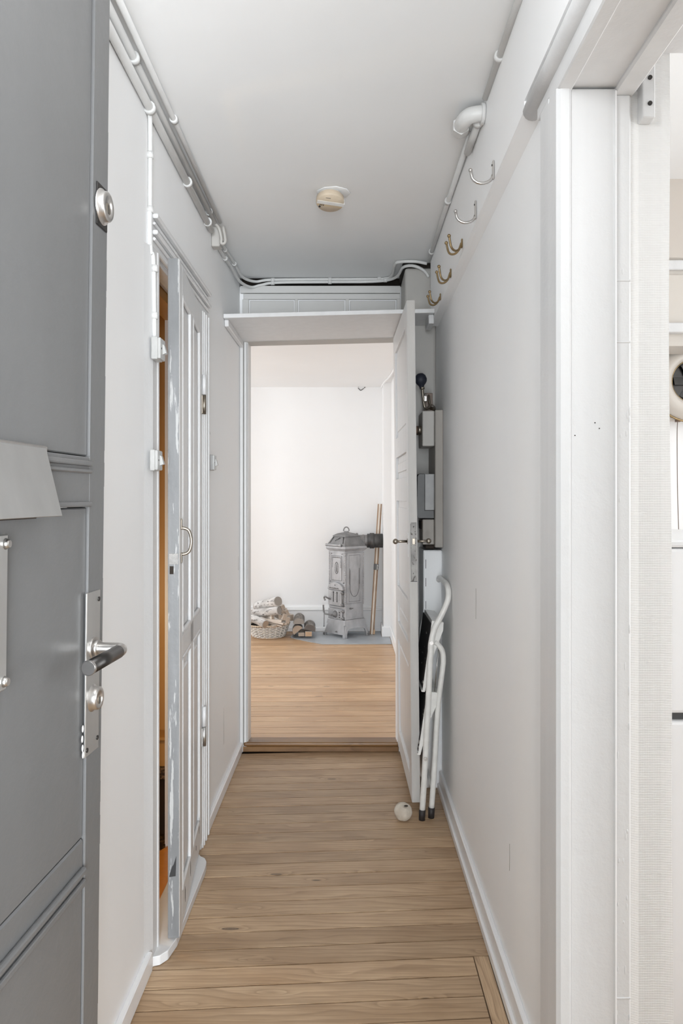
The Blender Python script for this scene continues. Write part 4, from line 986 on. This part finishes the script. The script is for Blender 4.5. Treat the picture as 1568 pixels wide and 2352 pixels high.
# ------------------------------------------------------------------ hearth plate
b = MB()
hp = [P(669, 1466, 7.16), P(705, 1472, 6.99), P(740, 1480, 6.86), P(760, 1480, 6.86)]
poly = [(v.x, v.y) for v in hp] + [(0.388, 6.865), (0.388, 7.19), (0.315, 7.195), (0.315, 7.485), (-0.50, 7.485), (-0.53, 7.2)]
b.prism(poly, 0.001, 0.005)
tag(obj('hearth_plate', b, 'hearth'), 'blue-grey sheet metal hearth plate under the stove', 'hearth plate')

# ------------------------------------------------------------------ the cast-iron stove
SX, SY = -0.012, 7.315
sv = thing('wood_stove', 'old silver-grey cast iron column stove on a hearth plate', 'stove', (SX, SY, 0.005), (0, 0, R(-49)))
def S(name, mb, mat='cast_silver', parent=None, label=None): return obj(name, mb, mat, parent or sv, label)
h = 0.113
# base: splayed skirt and four feet
b = MB(); b.frustum(0.131, 0.112, 0.124, 0.148); b.frustum(0.126, 0.148, 0.120, 0.158); S('base_plinth', b)
def leg_poly(flip):
    # side profile in (u,z) from the corner along one face
    return [(0.0, 0.0), (0.030, 0.0), (0.037, 0.035), (0.050, 0.066), (0.080, 0.080), (0.137, 0.084), (0.137, 0.114), (0.016, 0.114)]
for k_ in range(4):
    RZ = Matrix.Rotation(R(90 * k_), 4, 'Z')
    b = MB()
    # a wall along local -y face, both halves meeting mid face, leaning outwards toward the feet
    for s_ in (-1, 1):
        bb = bmesh.new()
        pts = leg_poly(0)
        if k_ == 0: pts = [(0.0, 0.0), (0.030, 0.0), (0.034, 0.028), (0.137, 0.026), (0.137, 0.114), (0.016, 0.114)]
        lo, hi = [], []
        for u, z in pts:
            out = 0.131 + 0.022 * (0.114 - z) / 0.114
            xx = (0.131 + 0.022) - u - (0.022 * z / 0.114 if u < 0.02 else 0)
            if u >= 0.137: xx = 0.0
            lo.append(bb.verts.new((s_ * xx, -out, z))); hi.append(bb.verts.new((s_ * xx if abs(xx) < .01 else s_ * (xx - .0), -out + .012, z)))
        bb.faces.new(lo); bb.faces.new(list(reversed(hi))); n_ = len(pts)
        for i in range(n_): bb.faces.new((lo[i], lo[(i + 1) % n_], hi[(i + 1) % n_], hi[i]))
        bmesh.ops.recalc_face_normals(bb, faces=bb.faces)
        b._merge(bb, RZ)
    S('base_side', b)
    b = MB(); b.box(0.128, 0.156, -0.156, -0.128, 0.0, 0.022, 0.003, RZ); S('foot', b, 'cast_dark' if k_ in (1, 3) else 'cast_silver')
b = MB(); b.cyl((0.035, -0.150, .052), (0.035, -0.156, .052), .007, seg=12); b.cyl((0.015, -0.150, .046), (0.04, -0.154, .048), .003, seg=8); S('knob', b, 'cast_dark')
# body
b = MB(); b.box(-h, h, -h, h, 0.158, 0.795, 0.004); S('body', b)
# corner rope beads
for sx_, sy2 in ((-1, -1), (1, -1), (1, 1), (-1, 1)):
    b = MB(); z = 0.30
    while z < 0.79:
        b.sphere((sx_ * (h - .001), sy2 * (h - .001), z), 0.0085, (1, 1, 1.05), 10, 6); z += 0.0155
    S('rope_bead', b)
fy = -h
MXZ = Matrix(((1, 0, 0, 0), (0, 0, 1, 0), (0, 1, 0, 0), (0, 0, 0, 1)))     # prism XY -> XZ
def frame(b, x0, x1, z0, z1, y_, w_=.004, o=.004, axis='y', sgn=-1):
    for (a0, a1, c0, c1) in ((x0, x0 + w_, z0, z1), (x1 - w_, x1, z0, z1), (x0, x1, z0, z0 + w_), (x0, x1, z1 - w_, z1)):
        if axis == 'y': b.box(a0, a1, y_, y_ + sgn * o, c0, c1, .001)
        else: b.box(y_, y_ + sgn * o, a0, a1, c0, c1, .001)
b = MB(); b.box(-.100, .100, fy - .003, fy, .505, .785, .002); frame(b, -.092, .092, .515, .777, fy - .003, .004, .003); up = S('front_panel', b)
b = MB(); b.box(-.070, .070, fy - .0065, fy - .003, .52, .745, .003); S('inner_panel', b, 'cast_silver', up)
b = MB(); frame(b, -.073, .073, .517, .748, fy - .005, .003, .003)
for x_ in [-.058 + i * .0116 for i in range(11)]: b.sphere((x_, fy - .008, .732), .0045, (1, .7, 1), 8, 6)
for i in range(8):
    for sx_ in (-1, 1): b.sphere((sx_ * .058, fy - .008, .722 - i * .0115), .0042, (1, .7, 1), 8, 6)
S('border', b, 'cast_dark', up)
b = MB(); b.sphere((0, fy - .006, .635), .012, (1, .5, 3.4), 16, 12)
for i in range(22):
    a = 2 * PI * i / 22; b.sphere((.024 * math.cos(a), fy - .008, .635 + .052 * math.sin(a)), .0048, (1, .7, 1), 8, 6)
S('medallion', b, 'cast_dark', up)
b = MB()
for x_, z in ((-.075, .765), (.075, .765), (-.095, .505), (.095, .500)): b = MB(); b.cyl((x_, fy - .002, z), (x_, fy - .008, z), .0055, seg=10); S('bolt', b, 'cast_dark', up)
# hood over the fire door
b = MB()
arc = [(-.105, .432)] + [(-.105 + .105 * (1 - math.cos(R(a))) , .440 + .062 * math.sin(R(a))) for a in range(0, 181, 12)] + [(.105, .432)]
arc = [(max(-.105, min(.105, x_)), z) for x_, z in arc]
b.prism(arc, fy - .030, fy, MXZ, .004); hd = S('hood', b)
b = MB(); b.cyl((.005, fy - .029, .476), (.005, fy - .034, .476), .006, seg=10)
S('bolt', b, 'cast_dark', hd)
b = MB()
random.seed(3)
xx = -.078
while xx < .06:      # worn raised lettering, no longer legible
    w_ = random.uniform(.006, .012); b.box(xx, xx + w_, fy - .033, fy - .029, .442, .442 + random.choice((.009, .011, .012)), .001); xx += w_ + .003
S('worn_relief', b, 'cast_dark', hd)
# fire door
b = MB(); b.box(-.108, .080, fy - .020, fy - .001, .285, .430, .004); fd_ = S('fire_door', b)
for x_ in (-.03, .022):
    b = MB(); b.box(x_ - .006, x_ + .006, fy - .0215, fy - .019, .318, .405, .002); b.sphere((x_, fy - .020, .407), .010, (1, .5, 1), 10, 6); S('slot', b, 'flue_dark', fd_)
b = MB()
for x_ in (-.060, -.003, .052):
    for i in range(4): b.sphere((x_, fy - .0205, .345 + i * .018), .006, (1, .6, 1), 8, 6)
S('scroll_relief', b, 'cast_silver', fd_)['kind'] = 'stuff'
b = MB(); b.tube([(-.075, fy - .02, .34), (-.080, fy - .045, .350), (-.095, fy - .060, .362), (-.115, fy - .060, .358), (-.118, fy - .058, .342), (-.105, fy - .058, .330)], .0075, 10); S('latch_handle', b, 'cast_dark', fd_)
b = MB()
for z in (.30, .41): b.cyl((.092, fy - .016, z - .014), (.092, fy - .016, z + .014), .010, seg=12); b.box(.07, .108, fy - .022, fy - .004, z - .005, z + .005, .002)
b.cyl((.092, fy - .014, .29), (.092, fy - .014, .42), .005, seg=8)
S('hinge', b, 'cast_dark', fd_)
# band and ash door
b = MB(); b.box(-.112, .112, fy - .010, fy, .262, .280, .004); S('band', b)
b = MB(); b.box(-.110, .085, fy - .018, fy - .001, .160, .255, .004); ad = S('ash_door', b)
T = Matrix.Translation((.0, fy - .017, .205)) @ Matrix.Rotation(R(90), 4, 'X')
b = MB(); b.lathe([(.044, 0), (.044, .004), (.036, .006), (.034, .003), (0, .003)], T, 32); S('draught_ring', b, 'cast_silver', ad)
b = MB(); b.lathe([(0, .030), (.008, .028), (.030, .006), (.030, .002)], T @ Matrix.Translation((-.006, 0, .004)), 24); b.cyl((-.006, fy - .04, .205), (-.006, fy - .054, .205), .006, seg=12); S('draught_knob', b, 'cast_dark', ad)
for i in range(3):
    b = MB(); b.cyl((.055, fy - .017, .182 + i * .022), (.055, fy - .021, .182 + i * .022), .006, seg=10); S('vent_hole', b, 'flue_dark', ad)
b = MB(); b.tube([(-.02, fy - .045, .200), (-.06, fy - .06, .203), (-.098, fy - .065, .206), (-.112, fy - .068, .225), (-.116, fy - .07, .255), (-.118, fy - .07, .285)], .0075, 10); S('poker_handle', b, 'cast_dark', ad)
b = MB(); b.tube([(-.118, fy - .06, .25), (-.117, fy - .06, .17), (-.119, fy - .06, .09)], .003, 6, False); b.sphere((-.119, fy - .06, .085), .006, u=8, v=6); S('chain_rod', b, 'cast_dark', ad)
b = MB()
for z in (.175, .24): b.cyl((.097, fy - .014, z - .012), (.097, fy - .014, z + .012), .010, seg=12); b.box(.075, .112, fy - .020, fy - .004, z - .005, z + .005, .002)
S('hinge', b, 'cast_dark', ad)
# side plate with oval-ended border on the right face
b = MB(); b.box(h, h + .003, -.100, .100, .30, .785, .002); frame(b, -.092, .092, .31, .777, h + .003, .003, .003, 'x', 1); sp = S('side_panel', b)
b = MB(); frame(b, -.094, .094, .308, .779, h + .003, .0025, .0012, 'x', 1); frame(b, -.070, .070, .325, .755, h + .003, .003, .002, 'x', 1); S('border', b, 'cast_dark', sp)
b = MB()
b.tube([(h + .005, -.055, .62), (h + .005, -.055, .46)] + [(h + .005, -.055 * math.cos(R(a)), .46 - .09 * math.sin(R(a))) for a in range(20, 180, 20)] + [(h + .005, .055, .46), (h + .005, .055, .62)], .0022, 6)
for i in range(12):
    for s_ in (-1, 1): b.sphere((h + .005, s_ * .060, .49 + i * .0125), .0042, (.7, 1, 1), 8, 6)
S('oval_border', b, 'cast_dark', sp)
b = MB(); b.cyl((h, -.05, .262), (h + .016, -.05, .262), .008, seg=10); b.cyl((h + .004, -.05, .262), (h + .007, -.02, .262), .004, seg=8); S('side_bolt', b, 'cast_dark')
# cornice, lid, dome, ring
b = MB(); b.frustum(.114, .790, .137, .812); b.box(-.137, .137, -.137, .137, .812, .836, .004); S('cornice', b, 'cast_silver')
b = MB(); b.frustum(.130, .836, .124, .856); b.frustum(.124, .856, .086, .925); ld = S('lid', b, 'cast_dark', label='sloping cast lid, dimmer light in its darker tone')  # same casting as the body; its dimmer lighting is put into the colour
b = MB()
# raised frame on the lid's front slope with grate
for x_ in (-.086, .080): b.cyl((x_ * 1.15, -.118, .862), (x_ * .85, -.090, .918), .006, seg=8)
for i in range(4): b.sphere((-.03 + i * .016, -.106 + i * .003, .885 + i * .008), .008, (1, .6, 1), 8, 6)
S('grate', b, 'flue_dark', ld)
b = MB(); b.cyl((-.118, -.142, .846), (.07, -.142, .846), .008, seg=12); b.sphere((.075, -.142, .846), .014, u=12, v=8); b.sphere((-.125, -.142, .846), .012, u=12, v=8); S('grab_rail', b, 'cast_silver', ld)
b = MB(); b.frustum(.092, .925, .090, .932); b.frustum(.090, .932, .058, .952); b.frustum(.058, .952, .022, .962); S('dome', b, 'cast_dark')
b = MB(); b.cyl((0, 0, .958), (0, 0, .972), .026, .022, 16); S('ring_boss', b, 'cast_dark')
rz = Matrix.Rotation(R(49), 4, 'Z')
b = MB(); b.tube([rz @ Vector((.026 * math.cos(R(a)), 0, .975 + .036 * math.sin(R(a)))) for a in range(0, 181, 15)], .0055, 10, False); S('lifting_ring', b, 'cast_dark')
b = MB(); b.sphere((.070, .070, .945), .012, u=10, v=8); S('knob', b, 'cast_dark')
iw = Matrix.Rotation(R(49), 4, 'Z') @ Matrix.Translation((-SX, -SY, -.005))
b = MB(); b.cyl((.085, 7.35, .885), (.25, 7.36, .885), .056, seg=28); b.cyl((.14, 7.353, .885), (.155, 7.354, .885), .059, seg=28); b.bm.transform(iw); S('flue_pipe', b, 'cast_dark')
b = MB(); b.cyl((.185, 7.36, .885), (.3325, 7.365, .885), .066, seg=28); b.cyl((.21, 7.36, .885), (.25, 7.361, .885), .073, seg=28); b.bm.transform(iw); S('flue_collar', b, 'flue_dark')

# ------------------------------------------------------------------ timber battens leaning beside the stove
tm = TH('timber_battens', 'bundle of slim timber battens leaning beside the stove', 'battens', (0.235, 7.33, 0.0))
def batten(p0, p1, w_, t_, mat, lab=None):
    p0 = Vector(p0); p1 = Vector(p1); u = (p1 - p0).normalized(); side = Vector((0, 1, 0)).cross(u).normalized(); nn = u.cross(side)
    T = Matrix((side, nn, u)).transposed().to_4x4(); T.translation = p0
    b = MB(); b.box(-w_ / 2, w_ / 2, -t_ / 2, t_ / 2, 0, (p1 - p0).length, .001, T)
    b.bm.transform(T.inverted())
    o = obj('batten', b, mat, tm.o, lab); o.matrix_parent_inverse = Matrix.Identity(4)
    o.matrix_local = Matrix.Translation(-tm.loc) @ T
    return T
p_ = [(P(853.5, 1459, 7.33), P(872, 1158, 7.41), .017, .02, 'batten_light'), (P(857.5, 1459, 7.345), P(875.5, 1157.5, 7.425), .012, .02, 'batten_tan'), (P(850.3, 1459, 7.345), P(868.5, 1157.5, 7.42), .010, .018, 'batten_tan'), (P(855.5, 1459, 7.365), P(874, 1158, 7.445), .022, .016, 'batten_light')]
for a, c, w_, t_, m_ in p_:
    a.z = 0.006; T = batten(a, c, w_, t_, m_)
c0 = P(863.5, 1302, 7.375)
u = (P(872, 1158, 7.41) - P(853.5, 1459, 7.33)).normalized(); side = Vector((0, 1, 0)).cross(u).normalized(); nn = u.cross(side)
T = Matrix((side, nn, u)).transposed().to_4x4(); T.translation = c0
b = MB(); b.box(-.022, .022, -.026, .03, -.027, .027, .002, T); bnd = tm.part('paper_band', b, 'meter_grey', 'dark printed paper band')
b = MB()
for i, z in enumerate((-.022, -.012, -.003, .006, .015)): b.box(.004 + (i % 2) * .003, .017 - (i % 3) * .002, -.0268, -.026, z, z + .006, 0, T)
tm.sub(bnd, 'print', b, 'letter_white')
b = MB(); T2 = T.copy(); T2.translation = P(858.5, 1452, 7.315); b.box(-.0065, .0095, -.004, .004, -.02, .025, .001, T2); tm.part('painted_end', b, 'cut_tan', 'orange cut end of a batten')

# ------------------------------------------------------------------ basket
BX, BY = P(617, 1450, 7.25).x, 7.25
bk = TH('wicker_basket', 'white woven wicker basket of firewood on the plank floor', 'basket', (BX, BY, 0))
rb, rt, hb = .140, .188, .118
def rad(z): return rb + (rt - rb) * (z / hb) ** 0.8
ns = 40
b = MB()
for i in range(ns // 2):
    a = 2 * PI * (i + .5) / (ns // 2)
    b.tube([(BX + rad(z) * math.cos(a), BY + rad(z) * .93 * math.sin(a), z + .002) for z in (0.004, .03, .06, .09, hb)], .0035, 5, False)
bs = bk.part('stakes', b, 'wicker', kind='stuff')
b = MB()
nrow = 9
for r_ in range(nrow):
    z0 = .008 + r_ * (hb - .012) / nrow
    pts = []
    for i in range(ns * 2):
        a = 2 * PI * i / (ns * 2)
        wob = .0068 * math.cos(PI * (i / 2.0) + PI * (r_ % 2)) if True else 0
        zr = z0 + (0.010 * (z0 / hb)) * math.cos(a) * 0.8
        rr_ = rad(z0) + wob * (1 if r_ % 2 == 0 else -1) * (-1 if r_ % 2 else 1)
        pts.append((BX + rr_ * math.cos(a), BY + rr_ * .93 * math.sin(a), zr + .003))
    b.tube(pts, .0046, 5, False, True)
bk.part('weave', b, 'wicker', kind='stuff')
b = MB()
for q in range(2):
    pts = []
    for i in range(96):
        a = 2 * PI * i / 96; ph = a * 24 + PI * q
        pts.append((BX + (rt + .003 + .003 * math.cos(ph)) * math.cos(a), BY + (rt + .003 + .003 * math.cos(ph)) * .93 * math.sin(a), hb + .008 * math.cos(a) + .003 + .004 * math.sin(ph)))
    b.tube(pts, .0058, 6, False, True)
bk.part('rim', b, 'wicker_rim', 'tan plaited rim')
b = MB(); b.lathe([(rb - .012, .01), (rad(.06) - .014, .06), (rad(hb) - .014, hb - .005), (rad(hb) - .017, hb - .005), (rb - .016, .012)], Matrix.Translation((BX, BY, 0)) @ Matrix.Diagonal((1, .93, 1, 1))); bk.part('lining', b, 'cavity_dark')  # added dark inner sheet, stands in for shade between the strands
b = MB(); b.cyl((BX, BY, .002), (BX, BY, .010), rb, seg=40); b.tube([(BX + rb * math.cos(2 * PI * i / 40), BY + rb * .95 * math.sin(2 * PI * i / 40), .005) for i in range(40)], .005, 6, False, True); bk.part('base', b, 'wicker_rim')

# logs: local z along the log
def log(name, label, back, face, r, mat, endmat, half=None, group=None, seed=0):
    back = Vector(back); face = Vector(face); u = (face - back); Ln = u.length; u.normalize()
    q = u.to_track_quat('Z', 'Y')
    o = thing(name, label, 'log', back, group=group); o.rotation_mode = 'QUATERNION'; o.rotation_quaternion = q
    bm = bmesh.new(); seg, nz = 24, 14; rings = []
    for j in range(nz + 1):
        z = Ln * j / nz; ring = []
        for i in range(seg):
            a = 2 * PI * i / seg
            rr_ = r * (1 + .06 * noise.noise(Vector((math.cos(a) * 1.3 + seed, math.sin(a) * 1.3, z * 9))) + .03 * noise.noise(Vector((math.cos(a) * 4, math.sin(a) * 4 + seed, z * 30))))
            ring.append(bm.verts.new((rr_ * math.cos(a), rr_ * math.sin(a), z)))
        rings.append(ring)
    for j in range(nz):
        for i in range(seg):
            f = bm.faces.new((rings[j][i], rings[j][(i + 1) % seg], rings[j + 1][(i + 1) % seg], rings[j + 1][i])); f.smooth = True
    bm.faces.new(list(reversed(rings[0]))); bm.faces.new(rings[-1])
    endc = [v.co.copy() for v in rings[-1]]
    if half is not None:      # split log: cut by a plane whose normal is given in world space
        nl = q.inverted() @ Vector(half).normalized(); nl.z = 0; nl.normalize()
        res = bmesh.ops.bisect_plane(bm, geom=bm.verts[:] + bm.edges[:] + bm.faces[:], plane_co=nl * r * .12, plane_no=nl, clear_outer=True)
        bmesh.ops.holes_fill(bm, edges=[e for e in bm.edges if e.is_boundary])
    b = MB(); b.bm.free(); b.bm = bm
    obj('bark', b, mat, o)
    # cut face
    bm2 = bmesh.new()
    vs = [bm2.verts.new((v.x * .93, v.y * .93, Ln + .0006)) for v in endc] if half is None else None
    if half is None: bm2.faces.new(vs)
    else:
        pts = []
        for i in range(seg):
            a = 2 * PI * i / seg; pts.append(Vector((r * .93 * math.cos(a), r * .93 * math.sin(a), 0)))
        pl = bm2.faces.new([bm2.verts.new((p2.x, p2.y, Ln + .0006)) for p2 in pts])
        bmesh.ops.bisect_plane(bm2, geom=bm2.verts[:] + bm2.edges[:] + bm2.faces[:], plane_co=nl * r * .10, plane_no=nl, clear_outer=True)
    ext = bmesh.ops.extrude_face_region(bm2, geom=bm2.faces[:])
    bmesh.ops.translate(bm2, vec=(0, 0, .0015), verts=[g for g in ext['geom'] if isinstance(g, bmesh.types.BMVert)])
    bmesh.ops.recalc_face_normals(bm2, faces=bm2.faces)
    b = MB(); b.bm.free(); b.bm = bm2
    obj('cut_face', b, endmat, o)
    return o
log('birch_log', 'thick birch log on top of the firewood pile in the basket', P(590, 1393, 7.38), P(638.5, 1381, 7.10), .0445, 'birch', 'log_end_grey', seed=1)
log('birch_log', 'birch log lying second from the top of the basket pile', P(583, 1409, 7.22), P(641, 1402, 7.10), .038, 'birch', 'log_end_grey', seed=2)
log('birch_log', 'speckled birch log sticking out of the basket at left', P(562, 1411, 7.27), P(610, 1434, 7.06), .0365, 'birch', 'log_end', seed=3)
log('split_log', 'half-round log on top of the stack beside the basket', P(687, 1420, 7.40), P(686, 1432, 7.12), .050, 'bark_grey', 'log_end_grey', half=(0, 0, -1), seed=4)
log('split_log', 'half-round log at the bottom left of the small stack', P(684, 1444, 7.40), P(684, 1449, 7.13), .051, 'bark_grey', 'log_end', half=(.62, 0, -.78), seed=5)
log('split_log', 'half-round dark log at the right of the small stack', P(711, 1437, 7.40), P(711, 1447, 7.13), .053, 'bark_grey', 'log_end_dark', half=(-.22, 0, -1), seed=6)

def stick(label, px, py, d, w_, h_, ln, yaw, pitch, roll=0, end='kindling_end', mat='kindling', name='firewood_stick'):
    c = P(px, py, d)
    o = thing(name, label, 'firewood', c, group='split sticks of firewood')
    o.rotation_euler = (R(roll), R(pitch), R(yaw))
    b = MB(); b.box(-ln, 0, -w_ / 2, w_ / 2, -h_ / 2, h_ / 2, .001); obj('stick', b, mat, o)
    b = MB(); b.box(0, .0012, -w_ / 2 + .001, w_ / 2 - .001, -h_ / 2 + .001, h_ / 2 - .001, 0); obj('cut_end', b, end, o)
# yaw -90 points the cut end straight at the viewer
ST = [
 ('upper of two stacked sticks under the second birch log', 626, 1412.5, 7.12, .030, .026, .20, -58, 0, 0),
 ('lower of two stacked sticks under the second birch log', 626.5, 1420, 7.12, .030, .030, .20, -58, 0, 0),
 ('square stick end right of the two stacked sticks', 643.5, 1417.5, 7.13, .028, .040, .16, -70, 0, 0),
 ('tilted stick end directly right of the top birch log', 650, 1395, 7.20, .036, .040, .14, -68, 0, 22),
 ('stick end just below and right of the second birch log', 651, 1406, 7.17, .036, .036, .14, -66, 0, -20),
 ('tilted stick leaning at the pile right side, higher one', 659.5, 1407.5, 7.16, .030, .050, .12, -80, 0, 24),
 ('upright stick block in the middle of the pile right side', 654, 1418, 7.10, .036, .055, .10, -72, 0, -22),
 ('rightmost stick block standing over the basket rim', 661, 1425, 7.10, .034, .055, .12, -76, 0, -12),
 ('stick block behind the basket touching the skirting', 670.5, 1419, 7.36, .034, .058, .12, -60, 0, 0),
 ('long flat stick lying across the basket middle', 647, 1426.5, 7.09, .028, .018, .19, -14, 2, 0),
 ('thin flat stick under the long flat one', 651, 1433, 7.07, .026, .016, .15, -18, 8, 0),
 ('short thin stick at the basket rim right', 659, 1433.5, 7.09, .024, .016, .07, -25, 4, 0),
 ('low stick sloping beside the left birch log cut end', 648, 1438, 7.09, .026, .014, .18, -22, 10, 0),
 ('small stick end peeping over the front rim', 629.5, 1440, 7.07, .034, .022, .14, -70, 5, 10),
 ('flat stick just right of the left birch log', 632, 1436.5, 7.12, .03, .02, .14, -40, 0, 0),
]
for (lab, px, py, d, w_, h_, ln, yw, pt, rl) in ST: stick(lab, px, py, d, w_, h_, ln, yw, pt, rl)
stick('grey wood block under the lower left half-round log', 692, 1457.5, 7.14, .055, .032, .2, -86, 0, 0)
stick('orange wood block under the right half-round log', 708.5, 1456.5, 7.11, .060, .042, .2, -84, 0, 0, end='cut_tan')

# ------------------------------------------------------------------ small marks on the walls
wl = bpy.data.objects['wall_left']; wr = bpy.data.objects['wall_right']
def mark(parent, pts, r=.0011):
    b = MB(); b.tube(pts, r, 5, False); obj('scratch', b, 'meter_board', parent)
mark(wl, [(-.5502, 3.46, .37), (-.5500, 3.458, .33), (-.5502, 3.462, .20)])
mark(wl, [(-.5502, 3.93, 1.0), (-.5502, 3.93, .93)])
mark(wr, [(0.4202, 2.55, 1.0), (0.4200, 2.548, .96), (0.4202, 2.552, .90)])
mark(wr, [(0.4202, 2.02, .40), (0.4200, 2.018, .37), (0.4202, 2.022, .33)])
